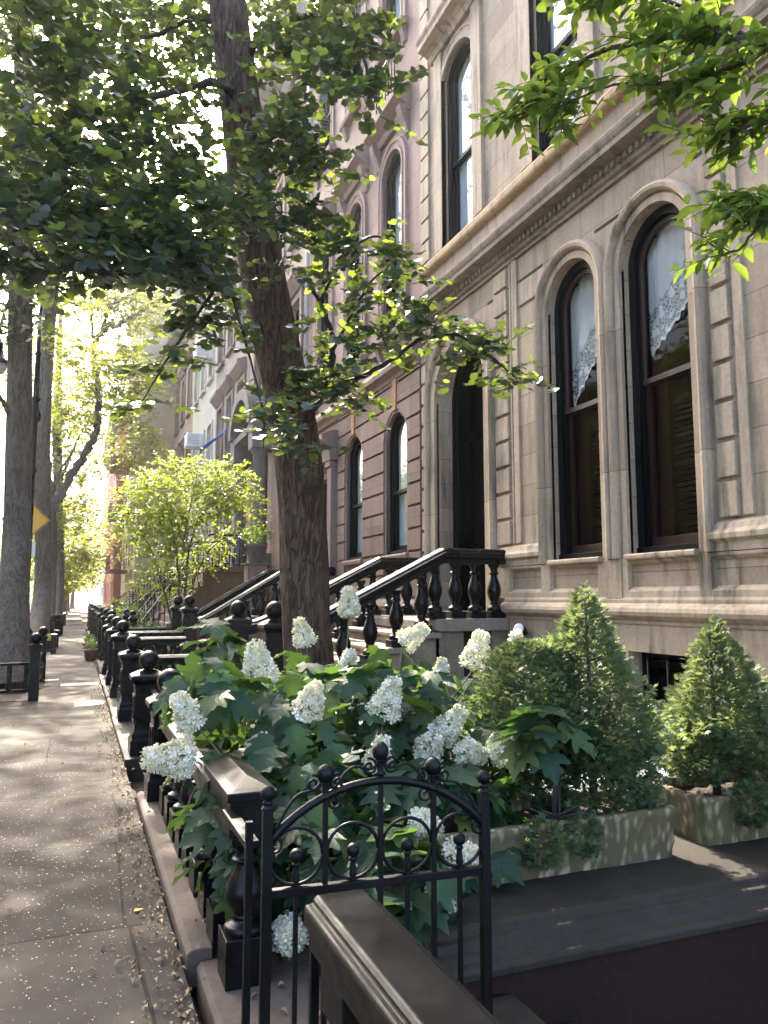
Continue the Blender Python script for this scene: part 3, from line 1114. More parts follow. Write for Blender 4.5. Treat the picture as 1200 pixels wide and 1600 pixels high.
lace(W2, .43, 3.78, 4.42, 'white lace curtain swag in the left-hand arched window, nearer the black doorway')
# entablature
ent = [(5.0, 5.86), (4.965, 5.86), (4.965, 5.90), (4.93, 5.92), (4.92, 5.96), (4.92, 6.03), (4.88, 6.05), (4.80, 6.06), (4.765, 6.07), (4.765, 6.13), (4.75, 6.15), (4.735, 6.19), (4.73, 6.225), (4.735, 6.235), (4.96, 6.31), (5.0, 6.31)]
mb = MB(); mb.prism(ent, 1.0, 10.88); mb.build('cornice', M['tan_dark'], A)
mb = MB()
y = 1.05
comb = []
while y < 10.80:
    comb += [(4.915, y), (4.885, y), (4.885, y + .05), (4.915, y + .05)]; y += .093
mb.prismz(comb + [(4.93, y), (4.93, 1.05)], 5.965, 6.028)
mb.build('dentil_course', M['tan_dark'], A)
sb_ = [(5.0, 6.70), (4.94, 6.70), (4.915, 6.72), (4.905, 6.75), (4.905, 6.82), (4.92, 6.85), (5.0, 6.90)]
mb = MB(); mb.prism(sb_, 1.0, 10.88); mb.build('sill_band', M['tan_sill'], A)
# second-floor windows with blind surround and bracketed hood
for cy in (9.57, 7.08, 4.4):
    w = window(A, FX, cy, .96, 6.90, 9.62, 'seg', .26, meet=8.2, gm='glass_far', set_in=.06, fw=.06)
    o = opening(cy, .96, 6.88, 9.62, 'seg', .26)
    mb = MB(); mb.frame(o, [(0, 5.03), (0, 4.955), (.10, 4.955), (.11, 4.98), (.15, 4.98), (.16, 4.965), (.20, 4.965), (.20, 5.03)]); mb.build('surround', M['tan_trim'], w)
    mb = MB()
    mb.prism([(5.0, 10.12), (4.93, 10.12), (4.90, 10.2), (4.84, 10.24), (4.72, 10.27), (4.72, 10.36), (4.69, 10.40), (4.68, 10.45), (4.9, 10.55), (5.0, 10.55)], cy - .85, cy + .85)
    for s in (-1, 1):
        mb.box(4.95, cy + s * .62 - .14, 6.90, 5.01, cy + s * .62 + .10 * 1.3, 10.12)
    mb.build('hood', M['tan_plain'], w, .006)
    folds(w, 5.23, cy - .42, cy + .42, 6.95, 9.86, M['blind'], .012, 'blind', 5)
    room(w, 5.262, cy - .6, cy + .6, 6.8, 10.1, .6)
# basement window
bw = window(A, 4.95, 5.62, .95, .22, 1.10, 'flat', meet=.98, set_in=.16, fw=.05)
room(bw, 5.255, 5.0, 6.2, .1, 1.2, 1.0)
mb = MB()
for y in (5.35, 5.62, 5.88):
    mb.tube([(5.0, y, .22), (5.0, y, 1.1)], .012, 8)
mb.build('window_bar', M['iron'], bw)
# doorway
d = MB(); d.frame(opening(DA, 1.52, 1.37, 4.55, n=28), [(0.0, 5.03), (0.0, 4.955), (.15, 4.955), (.158, 4.978), (.172, 4.978), (.18, 4.93), (.205, 4.90), (.245, 4.89), (.275, 4.91), (.285, 4.955), (.29, 5.03)])
dw = d.build('doorway', M['tan_trim'], A)
mb = MB()
mb.frame(opening(DA, 1.52, 1.42, 4.55, n=28), [(0, 5.262), (0, 5.62), (-.09, 5.62), (-.09, 5.50), (-.06, 5.48), (-.06, 5.40), (-.12, 5.38), (-.12, 5.30), (-.05, 5.28), (-.05, 5.262)])
mb.build('door_frame', M['door'], dw)
mb = MB()
op = opening(DA, 1.34, 1.42, 4.55, n=28)
mb.add([(5.60, p[0], p[1]) for p in op], [tuple(range(len(op)))])
for s in (-1, 1):
    y0, y1 = (DA - .64, DA - .02) if s < 0 else (DA + .02, DA + .64)
    mb.box(5.545, y0, 1.43, 5.598, y1, 3.98)
    for (za, zb) in ((1.55, 2.2), (2.32, 2.75), (2.87, 3.85)):
        mb.box(5.525, y0 + .10, za, 5.55, y1 - .10, zb)
        mb.box(5.515, y0 + .15, za + .05, 5.53, y1 - .15, zb - .05)
mb.box(5.50, DA - .66, 3.99, 5.60, DA + .66, 4.12)
dl = mb.build('door', M['door'], dw, .004)
mb = MB(); mb.ball((5.49, DA - .09, 2.42), .035); mb.tube([(5.49, DA - .09, 2.42), (5.54, DA - .09, 2.42)], .012); mb.build('handle', M['brass'], dl)
mb = MB(); mb.box(5.365, 8.96, 2.66, 5.40, 9.06, 2.86); mb.build('intercom', M['brass'], dw, .004)
mb = MB(); mb.prism([(5.0, 1.362), (4.90, 1.362), (4.90, 1.40), (4.92, 1.42), (5.0, 1.42), (5.62, 1.42), (5.62, 1.362)], DA - .75, DA + .75); mb.build('threshold', M['step_stone'], dw)
room(dw, 5.63, DA - .8, DA + .8, 1.3, 5.5, .1, 'door')
# hanging lantern in the doorway
L = empty('hanging_lantern', 'small glazed black lantern hanging high in the dark arched doorway', 'lantern')
lx, ly, lz = 5.36, 9.28, 3.86
mb = MB()
mb.tube([(lx, ly, lz + .46), (lx, ly, 5.15)], .008, 6)
mb.lathe(lx, ly, [(.10, lz), (.115, lz + .02), (.10, lz + .03)], 6)
mb.lathe(lx, ly, [(.16, lz + .30), (.15, lz + .33), (.06, lz + .42), (.03, lz + .46)], 6)
for k in range(6):
    a = k * PI / 3
    mb.tube([(lx + .098 * math.cos(a), ly + .098 * math.sin(a), lz + .02), (lx + .15 * math.cos(a), ly + .15 * math.sin(a), lz + .31)], .008, 5)
mb.build('frame', M['iron'], L)
mb = MB(); mb.lathe(lx, ly, [(.088, lz + .03), (.138, lz + .30)], 6, 0, False); mb.build('pane', M['lamp_glass'], L)
# flood lamp low on the wall beside the steps
L = empty('wall_lamp', 'small round white floodlight with black hood low on the tan wall', 'lamp')
q = Vector((4.93, 7.88, 1.18))
mb = MB(); mb.lathe(0, 0, [(.035, -.02), (.045, 0), (.06, .05), (.075, .12), (.078, .13)], 16)
o = mb.build('housing', M['iron'], L)
o.location = q + Vector((-.02, 0, .02)); o.rotation_euler = (R(70), 0, R(-65))
mb = MB(); mb.lathe(0, 0, [(.07, .128), (.07, .136), (.04, .146)], 16)
o = mb.build('lens', M['white_metal'], L)
o.location = q + Vector((-.02, 0, .02)); o.rotation_euler = (R(70), 0, R(-65))
mb = MB(); mb.tube([(q.x + .02, q.y, q.z), (q.x - .05, q.y, q.z + .12), (q.x - .10, q.y - .02, q.z + .12), (q.x - .14, q.y - .04, q.z + .05)], .008, 6); mb.build('bracket', M['iron'], L)

# ------------------------------------------------------------------ brownstone next door
B = empty('brownstone_house', 'pinkish brownstone rowhouse with deeply jointed blocks round two narrow arched windows', 'house')
BW = (11.93, 14.07)
B2 = (12.1, 14.1, 16.2)
holes = [opening(c, .94, 2.34, 4.30) for c in BW] + [opening(c, .92, 6.25, 9.25, 'seg', .35) for c in B2] + [opening(c, .92, 11.75, 14.4, 'seg', .25) for c in B2] + [opening(16.25, 1.3, 1.40, 4.2, 'flat')]
mb = MB(); house_body(mb, FX, 10.885, 17.6, -.2, 15.6, [h for h in holes if h[0][1] < 6]  + [h for h in holes if h[0][1] > 6], .26)
mb.build('wall', M['upper_brown'], B)
mb = MB(); mb.box(4.94, 10.886, -.2, 5.002, 15.2, 1.42); mb.prism([(5.0, 1.42), (4.9, 1.42), (4.88, 1.47), (4.90, 1.53), (4.95, 1.58), (5.0, 1.6)], 10.886, 15.2); mb.build('base_course', M['brown_plain'], B, .006)
# rusticated ground-floor blocks, cut round the window heads
mb = MB()
mb.box(4.985, 10.89, 1.58, 4.999, 11.46, 5.36)
def rust(y0, y1, arcs):
    h = .365
    z = 1.62
    while z < 5.30:
        za, zb = z + .02, min(z + h - .022, 5.33)
        k = 8
        lo, hi = [], []
        for i in range(k + 1):
            zz = za + (zb - za) * i / k
            a, b_ = y0, y1
            for (c, r, zs) in arcs:
                rr = r if zz <= zs else math.sqrt(max(0, r * r - (zz - zs) ** 2))
                if rr <= 0: continue
                if c < (y0 + y1) / 2: a = max(a, c + rr)
                else: b_ = min(b_, c - rr)
            lo.append((a, zz)); hi.append((b_, zz))
        lo2, hi2 = [], []
        if min(h_[0] - l_[0] for l_, h_ in zip(lo, hi)) > .03:
            poly = lo[::-1] + hi
            poly = [(a, b_) for a, b_ in poly]
            mb.prismx(poly[::-1], 4.945, 5.0)
        z += h
rr = .47 + .05
rust(10.90, 11.92, [(BW[0], rr, 4.30)])
rust(11.94, 14.06, [(BW[0], rr, 4.30), (BW[1], rr, 4.30)])
rust(14.08, 15.05, [(BW[1], rr, 4.30)])
mb.build('rusticated_block', M['brown'], B, .014)
for i, c in enumerate(BW):
    mb = MB(); mb.prismx([(c - .07, 4.80), (c + .07, 4.80), (c + .10, 5.34), (c - .10, 5.34)], 4.925, 5.0); mb.build('keystone', M['rust_stone'], B, .006)
mb = MB()
mb.prism([(5.0, 5.34), (4.93, 5.34), (4.91, 5.40), (4.86, 5.44), (4.80, 5.47), (4.79, 5.54), (4.82, 5.60), (4.90, 5.70), (5.0, 5.72)], 10.886, 17.6)
mb.build('string_course', M['brown_plain'], B)
for c in BW:
    w = window(B, FX, c, .94, 2.34, 4.30, 'round', meet=3.42, gm='glass_far', set_in=.035, fw=.06)
    mb = MB(); mb.frame(opening(c, .94, 2.34, 4.30), [(0, 5.02), (0, 4.965), (.045, 4.965), (.045, 5.02)]); mb.build('surround', M['brown_plain'], w)
    mb = MB(); mb.prism([(5.15, 2.25), (4.90, 2.25), (4.89, 2.31), (4.92, 2.34), (5.15, 2.35)], c - .55, c + .55); mb.build('sill', M['brown_plain'], w)
    folds(w, 5.20, c - .40, c + .40, 2.4, 4.78, M['blind'], .016, 'curtain', 8)
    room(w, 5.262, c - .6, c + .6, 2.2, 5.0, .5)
def hooded(parent, c, w_, zb, zs, rise, hood_z, mat_f, surr, hoodm, proj=.30, gm='glass_far', meet=None):
    w = window(parent, FX, c, w_, zb, zs, 'seg', rise, meet=meet, gm=gm, set_in=.04, fw=.06)
    mb = MB(); mb.frame(opening(c, w_, zb - .02, zs, 'seg', rise), [(0, 5.02), (0, 4.945), (.06, 4.935), (.075, 4.965), (.12, 4.965), (.14, 4.94), (.20, 4.94), (.21, 5.02)]); mb.build('surround', surr, w)
    x = 5.0 - proj
    mb = MB()
    mb.prism([(5.0, hood_z), (4.93, hood_z), (4.90, hood_z + .12), (x + .08, hood_z + .2), (x, hood_z + .24), (x, hood_z + .36), (x + .03, hood_z + .42), (4.95, hood_z + .52), (5.0, hood_z + .52)], c - w_ / 2 - .32, c + w_ / 2 + .32)
    for s in (-1, 1):
        y = c + s * (w_ / 2 + .2)
        mb.prism([(5.0, hood_z - .42), (4.95, hood_z - .38), (4.90, hood_z - .2), (4.84, hood_z - .06), (x + .1, hood_z + .1), (5.0, hood_z + .1)], y - .09, y + .09)
    mb.build('hood', hoodm, w, .006)
    mb = MB()
    mb.prism([(5.15, zb - .16), (4.86, zb - .16), (4.84, zb - .10), (4.84, zb - .03), (5.15, zb)], c - w_ / 2 - .26, c + w_ / 2 + .26)
    for s in (-1, 1):
        y = c + s * (w_ / 2 + .12)
        mb.prism([(5.0, zb - .42), (4.96, zb - .40), (4.90, zb - .22), (4.88, zb - .155), (5.0, zb - .155)], y - .07, y + .07)
    mb.build('sill', hoodm, w, .006)
    folds(w, 5.21, c - w_ / 2 + .05, c + w_ / 2 - .05, zb + .05, zs + rise - .03, M['blind'], .010, 'blind', 4)
    room(w, 5.262, c - w_ / 2 - .1, c + w_ / 2 + .1, zb - .1, zs + rise + .2, .5)
    return w
for c in B2:
    hooded(B, c, .92, 6.25, 9.25, .35, 9.95, 'black_frame', M['upper_brown'], M['brown_plain'], meet=7.7)
    hooded(B, c, .92, 11.75, 14.4, .25, 14.9, 'black_frame', M['upper_brown'], M['brown_plain'], .16, meet=13.0)
# iron guard below one upper window
mb = MB()
for k in range(7):
    y = 11.66 + k * .147
    mb.tube([(4.84, y, 10.55), (4.84, y, 11.28)], .012, 6)
mb.box(4.825, 11.6, 10.5, 4.855, 12.6, 10.53); mb.box(4.825, 11.6, 11.27, 4.855, 12.6, 11.30)
mb.build('window_guard', M['iron_fine'], B)
# drain pipe
mb = MB(); mb.tube([(4.93, 17.45, 5.8), (4.93, 17.45, 15.0)], .05, 10); mb.build('drain_pipe', M['grey_metal'], B)
# door with pilasters
mb = MB()
for y in (15.30, 17.0):
    mb.box(4.80, y - .17, 1.38, 5.0, y + .17, 1.66)
    mb.box(4.84, y - .13, 1.661, 5.0, y + .13, 4.35)
    mb.box(4.80, y - .16, 4.351, 5.0, y + .16, 4.47)
mb.prism([(5.0, 4.472), (4.78, 4.472), (4.76, 4.75), (4.66, 4.82), (4.60, 4.9), (4.60, 5.0), (4.8, 5.1), (5.0, 5.12)], 15.06, 17.24)
pw = mb.build('doorway', M['brown_plain'], B, .008)
mb = MB(); mb.box(5.2, 15.6, 1.4, 5.26, 16.9, 4.2)
for s in (0, 1):
    for za, zb in ((1.6, 2.5), (2.65, 3.9)):
        mb.box(5.18, 15.7 + s * .62, za, 5.21, 16.18 + s * .62, zb)
mb.build('door', M['mahogany'], pw, .004)

# ------------------------------------------------------------------ houses further up the row (simpler at their distance)
def row_house(name, label, y0, y1, ztop, mat, trim, cols, rows, ww=1.0, hood=True, framem='brown_frame', corn=.75, pane='glass_far', corn_mat=None):
    H = empty(name, label, 'house')
    holes = [opening(c, ww, zb, zt, 'flat') for (zb, zt) in rows for c in cols]
    mb = MB(); house_body(mb, FX, y0 + .002, y1, -.2, ztop, holes, .2); mb.build('wall', mat, H)
    for (zb, zt) in rows:
        for c in cols:
            mb = MB()
            mb.frame([(c + ww / 2, zb), (c + ww / 2, zt), (c - ww / 2, zt), (c - ww / 2, zb)], [(0, 5.12), (-.08, 5.12), (-.08, 5.2), (0, 5.2)])
            mb.box(5.13, c - ww / 2, (zb + zt) / 2 - .03, 5.2, c + ww / 2, (zb + zt) / 2 + .03)
            mb.box(5.12, c - ww / 2, zb, 5.2, c + ww / 2, zb + .08)
            w = mb.build('window', M[framem], H)
            sheet_poly(w, 'pane', 5.17, [(c + ww / 2, zb), (c + ww / 2, zt), (c - ww / 2, zt), (c - ww / 2, zb)], M[pane])
            sheet_poly(w, 'blind', 5.24, [(c + ww / 2 + .1, zb + (zt - zb) * .35), (c + ww / 2 + .1, zt + .1), (c - ww / 2 - .1, zt + .1), (c - ww / 2 - .1, zb + (zt - zb) * .35)], M['blind'])
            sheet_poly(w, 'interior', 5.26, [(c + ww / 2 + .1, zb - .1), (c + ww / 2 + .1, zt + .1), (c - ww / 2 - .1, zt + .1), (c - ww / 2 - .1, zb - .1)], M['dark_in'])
            mb = MB(); mb.prism([(5.12, zb - .14), (4.86, zb - .14), (4.85, zb - .04), (5.12, zb)], c - ww / 2 - .14, c + ww / 2 + .14)
            mb.build('sill', trim, w)
            mb = MB()
            if hood:
                mb.prism([(5.0, zt + .2), (4.9, zt + .2), (4.72, zt + .42), (4.68, zt + .45), (4.68, zt + .58), (4.95, zt + .68), (5.0, zt + .68)], c - ww / 2 - .24, c + ww / 2 + .24)
            for s in (-1, 1):
                mb.box(4.94, c + s * (ww / 2 + .09) - .09, zb, 5.002, c + s * (ww / 2 + .09) + .09, zt + (.2 if hood else .1))
            mb.box(4.941, c - ww / 2, zt, 5.002, c + ww / 2, zt + .15)
            mb.build('hood' if hood else 'lintel', trim, w)
    mb = MB()
    mb.prism([(5.0, ztop - .9), (4.9, ztop - .9), (4.86, ztop - .5), (4.75, ztop - .42), (5 - corn + .1, ztop - .3), (5 - corn, ztop - .22), (5 - corn, ztop + .02), (5 - corn + .05, ztop + .14), (5.0, ztop + .3)], y0 + .004, y1 - .004)
    y = y0 + .4
    while y < y1 - .3:
        mb.prism([(5.0, ztop - .75), (4.86, ztop - .7), (4.75, ztop - .5), (5 - corn + .16, ztop - .32), (5.0, ztop - .32)], y, y + .16)
        y += .75
    mb.build('cornice', corn_mat or trim, H)
    return H
C3 = row_house('rowhouse', 'grey-mauve rowhouse with an arched stone hood over dark door columns, behind the leaning trunk', 17.605, 24.6, 16.6, M['upper_brown'], M['brown_plain'], (18.7, 20.6, 23.0), ((6.3, 9.2), (11.0, 13.4)), 1.0, True, 'black_frame', .8, corn_mat=M['grey_trim'])
D3 = row_house('rowhouse', 'grey rowhouse with slate-coloured windows under heavy bracketed hoods', 24.61, 31.2, 16.4, M['grey_stone'], M['brown_plain'], (25.8, 27.9, 30.0), ((2.4, 4.9), (6.3, 9.0), (10.8, 13.2)), 1.05, True, 'black_frame', .8, corn_mat=M['grey_trim'])
E3 = row_house('rowhouse', 'pale cream stuccoed rowhouse with plain windows and an air conditioner', 31.21, 38.1, 16.3, M['cream'], M['cream'], (32.5, 34.7, 36.9), ((2.6, 5.0), (6.4, 8.9), (10.9, 13.2)), 1.1, False, 'brown_frame', .8, corn_mat=M['grey_trim'])
F3 = row_house('rowhouse', 'rosy brownstone rowhouse between the cream house and the blank tan brick wall', 38.11, 46.0, 16.2, M['rose'], M['brown_plain'], (39.5, 42.0, 44.5), ((2.6, 5.2), (6.6, 9.2), (11.0, 13.4)), 1.1, True, 'brown_frame', .8, corn_mat=M['grey_trim'])
# door with columns and arched hood on the grey-mauve house
mb = MB()
for y in (21.3, 24.0):
    mb.box(4.42, y - .28, 2.5, 5.0, y + .28, 2.85)
    mb.lathe(4.68, y, [(.24, 2.85), (.24, 2.95), (.19, 3.05), (.175, 5.6), (.24, 5.72), (.26, 5.8)], 14)
    mb.box(4.40, y - .28, 5.80, 5.0, y + .28, 6.35)
mb.box(4.42, 21.0, 6.352, 5.0, 24.3, 6.55)
arc = [(22.65 + 1.62 * math.cos(R(a)), 6.55 + 1.25 * math.sin(R(a))) for a in range(0, 181, 10)]
arc2 = [(22.65 + 1.28 * math.cos(R(a)), 6.55 + .93 * math.sin(R(a))) for a in range(180, -1, -10)]
mb.prismx(arc + arc2, 4.30, 5.0)
mb.prismx([(22.65 + 1.29 * math.cos(R(a)), 6.551 + .94 * math.sin(R(a))) for a in range(0, 181, 10)], 4.8, 5.0)
pw = mb.build('doorway', M['grey_trim'], C3, .01)
mb = MB(); mb.box(4.93, 21.7, 2.5, 4.999, 23.6, 5.8); mb.box(4.91, 22.6, 2.5, 4.95, 22.7, 5.8); mb.build('door', M['dark_wood'], pw)
# air conditioner and blue canvas on the cream house
ac = empty('air_conditioner', 'boxy white window air conditioner sticking out of the cream house', 'air conditioner')
c = Vector((4.62, 34.75, 8.62))
mb = MB(); mb.box(c.x - .36, c.y - .42, c.z - .30, c.x + .38, c.y + .42, c.z + .30); mb.build('case', M['white_metal'], ac, .02)
mb = MB()
for k in range(6):
    mb.box(c.x - .30, c.y - .432, c.z - .22 + k * .08, c.x + .18, c.y - .415, c.z - .18 + k * .08)
mb.build('grille', M['grey_metal'], ac)
ac2 = copy_tree(ac)
ac2.location = (0.0, -2.2, 3.4)
ac2["label"] = 'white air conditioner high in a top-floor window of the cream house'
mb = MB()
vs = []
for i in range(9):
    for j in range(9):
        u, v = i / 8, j / 8
        vs.append((4.0 + .9 * v, 28.3 + .9 * u - .2 * v, 7.05 + .75 * v - .12 * math.sin(u * PI) * (1 - v) + .03 * math.sin(u * 17 + v * 6)))
mb.add(vs, [(i * 9 + j, i * 9 + j + 1, i * 9 + j + 10, i * 9 + j + 9) for i in range(8) for j in range(8)], True)
o = mb.build('canvas_awning', M['tarp'])
o.modifiers.new('thick', 'SOLIDIFY').thickness = .015
tag(o, 'bright blue canvas scrap hanging on the grey rowhouse front', 'awning')
# tan apartment building whose blank side wall stands forward of the row
G = empty('apartment_building', 'tall tan brick apartment building with a blank side wall standing forward of the row', 'building')
mb = MB()
holes = [opening(c, 1.3, zb, zb + 1.8, 'flat') for zb in (3.5, 6.9, 10.3, 13.7, 17.1) for c in (48.5, 51.5, 54.5, 57.5)]
house_body(mb, 3.02, 46.02, 60, -.2, 21.5, holes, .2, 11)
mb.build('wall', M['tan_brick'], G)
for h in holes:
    c, zb = (h[0][0] + h[-1][0]) / 2, h[0][1]
    mb = MB(); mb.frame([(c + .65, zb), (c + .65, zb + 1.8), (c - .65, zb + 1.8), (c - .65, zb)], [(0, 3.1), (-.07, 3.1), (-.07, 3.2), (0, 3.2)]); mb.box(3.1, c - .65, zb + .87, 3.2, c + .65, zb + .93)
    w = mb.build('window', M['brown_frame'], G)
    sheet_poly(w, 'pane', 3.16, [(c + .65, zb), (c + .65, zb + 1.8), (c - .65, zb + 1.8), (c - .65, zb)], M['glass_far'])
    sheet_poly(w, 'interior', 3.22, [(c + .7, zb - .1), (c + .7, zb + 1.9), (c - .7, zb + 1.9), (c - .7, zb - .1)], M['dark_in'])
mb = MB(); mb.box(2.75, 46.0, 21.5, 13, 60.2, 21.9); mb.build('parapet', M['tan_plain'], G)
# fire escape
M['rust_iron'] = simple('rust_red_iron', (0.20, 0.10, 0.075), 0.6, 0.3, 9, .1, 40)
fe = empty('fire_escape', 'rusty red-brown iron fire escape on the street front of the tan apartment building', 'fire escape')
for k, zb in enumerate((3.3, 6.7, 10.1, 13.5, 16.9)):
    mb = MB(); mb.box(1.75, 48.0, zb - .06, 3.0, 55.0, zb)
    for i in range(3):
        mb.box(1.76, 48.0, zb + .3 * (i + 1), 1.79, 55.0, zb + .3 * (i + 1) + .035)
        mb.box(1.75, 48.0, zb + .3 * (i + 1), 3.0, 48.03, zb + .3 * (i + 1) + .035)
    for i in range(15):
        mb.box(1.76, 48.0 + i * .498, zb, 1.785, 48.025 + i * .498, zb + .93)
    mb.build('platform', M['rust_iron'], fe)
    if k:
        mb = MB()
        for s in (0, .55):
            mb.tube([(2.1 + s, 49.0, zb - 3.4), (2.1 + s, 52.4, zb)], .03, 5)
        for i in range(12):
            mb.box(2.1, 49.0 + i * .285, zb - 3.4 + i * .285, 2.65, 49.2 + i * .285, zb - 3.37 + i * .285)
        mb.build('stair', M['rust_iron'], fe)
# red brick house beyond, grey tower far off
def far_block(name, label, x, y0, y1, ztop, mat, cols, rows, ww=1.2, wh=1.8):
    H = empty(name, label, 'building')
    holes = [opening(c, ww, zb, zb + wh, 'flat') for zb in rows for c in cols]
    mb = MB(); house_body(mb, x, y0, y1, -.2, ztop, holes, .25, 12); mb.build('wall', mat, H)
    for h in holes:
        c, zb = (h[0][0] + h[-1][0]) / 2, h[0][1]
        mb = MB(); mb.frame([(c + ww / 2, zb), (c + ww / 2, zb + wh), (c - ww / 2, zb + wh), (c - ww / 2, zb)], [(0, x + .1), (-.09, x + .1), (-.09, x + .2), (0, x + .2)]); mb.box(x + .1, c - ww / 2, zb + wh / 2 - .04, x + .2, c + ww / 2, zb + wh / 2 + .04)
        w = mb.build('window', M['white_metal'], H)
        sheet_poly(w, 'pane', x + .16, [(c + ww / 2, zb), (c + ww / 2, zb + wh), (c - ww / 2, zb + wh), (c - ww / 2, zb)], M['glass_far'])
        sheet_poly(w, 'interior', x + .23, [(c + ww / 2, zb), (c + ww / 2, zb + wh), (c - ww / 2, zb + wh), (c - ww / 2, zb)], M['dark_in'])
    mb = MB(); mb.prism([(x, ztop - .5), (x - .5, ztop - .2), (x - .55, ztop + .15), (x, ztop + .3)], y0, y1); mb.build('cornice', M['grey_trim'], H)
    return H
far_block('brick_building', 'red brick building with pale window frames beyond the fire escape', 2.6, 62, 84, 15.5, M['red_brick'], (64.5, 68, 71.5, 75, 78.5, 82), (1.2, 4.6, 8.0, 11.4))
far_block('grey_building', 'pale grey brick building far up the street, beyond the red one', 3.2, 86, 118, 22, M['grey_brick'], tuple(88 + 3.2 * i for i in range(10)), (2, 5.6, 9.2, 12.8, 16.4))
# houses across the street, seen only as reflections and light
for i, (y0, y1, zt, mt, lb) in enumerate(((-8, 2, 14, 'rose', 'rosy house across the street opposite the tan house'), (2.1, 12, 14.5, 'rose', 'red brick house across the street opposite the brownstone'), (12.1, 24, 13.5, 'grey_stone', 'grey house across the street opposite the leaning tree'), (24.1, 42, 15, 'red_brick', 'long red brick house across the street opposite the cream house'), (42.1, 70, 14, 'cream', 'long cream house across the street, furthest of those opposite'))):
    H = empty('rowhouse', lb, 'house')
    mb = MB(); mb.box(-28, y0, -.2, -19.5, y1, zt)
    mb.build('wall', M[mt], H)
    for zb in (1.6, 5.4, 9.2):
        y = y0 + 1.6
        while y < y1 - 1.6:
            mb = MB(); mb.box(-19.52, y - .6, zb, -19.40, y + .6, zb + 2.1)
            w = mb.build('window', M['grey_trim'], H)
            mb = MB(); mb.box(-19.45, y - .5, zb + .1, -19.38, y + .5, zb + 2.0); mb.build('pane', M['car_glass'], w)
            y += 2.6
# ------------------------------------------------------------------ stoops and their iron balustrades
URN = [(1.0, 0), (1.02, .05), (.95, .085), (.62, .12), (.54, .15), (.64, .175), (.56, .20), (.72, .26), (.93, .35), (1.0, .42), (.97, .48), (.84, .57), (.66, .65), (.52, .72), (.46, .77), (.68, .79), (.72, .815), (.54, .84), (.52, .90), (.62, .93), (.78, .96), (.80, 1.0)]
RAILP = [(-.085, -.05), (-.085, 0), (-.12, .02), (-.125, .075), (-.10, .09), (-.088, .115), (-.05, .135), (.05, .135), (.088, .115), (.10, .09), (.125, .075), (.12, .02), (.085, 0), (.085, -.05)]


def urn_mesh(h=.70, r=.09, pl=.085, n=20):
    mb = MB()
    mb.box(-r * 1.12, -r * 1.12, 0, r * 1.12, r * 1.12, pl)
    mb.lathe(0, 0, [(r * a, pl + z * (h - pl)) for a, z in URN], n)
    return mb


def newel(name, parent, x, y, z0, zc, w, ball=.10, mat='iron', panels=True, neck=.04):
    """square cast-iron post: base, panelled shaft, moulded cap; the ball on top is a sub-part"""
    mb = MB()
    h = w / 2
    mb.square(x, y, [(h * 1.28, z0), (h * 1.28, z0 + .14), (h * 1.16, z0 + .16), (h * 1.16, z0 + .20), (h, z0 + .24), (h, zc - .14), (h * 1.05, zc - .13), (h * 1.05, zc - .10), (h * 1.25, zc - .07), (h * 1.36, zc - .05), (h * 1.36, zc - .015), (h * 1.2, zc + .0), (h * .8, zc + .025), (h * .45, zc + .04)])
    if panels:
        t, za, zb = .012, z0 + .30, zc - .20
        for ax in (0, 1):
            for s in (-1, 1):
                for (ua, ub, va, vb) in ((-h * .8, -h * .58, za, zb), (h * .58, h * .8, za, zb), (-h * .575, h * .575, za, za + h * .22), (-h * .575, h * .575, zb - h * .22, zb)):
                    if ax == 0:
                        mb.box(x + s * h, y + ua, va, x + s * (h + t), y + ub, vb)
                    else:
                        mb.box(x + ua, y + s * h, va, x + ub, y + s * (h + t), vb)
    o = mb.build(name, M[mat], parent, .005)
    mb = MB()
    mb.lathe(x, y, [(ball * .55, zc + .035), (ball * .4, zc + .05), (ball * .42, zc + neck + .03)], 16)
    mb.ball((x, y, zc + neck + ball * .93), ball, 24, 14)
    mb.build('ball_finial', M[mat], o)
    return o


def place(mesh_obj, parent, locs, name):
    """first goes to locs[0], the rest are copies"""
    for i, l in enumerate(locs):
        o = mesh_obj if i == 0 else mesh_obj.copy()
        if i:
            COL.objects.link(o)
        o.parent = parent
        o.location = l


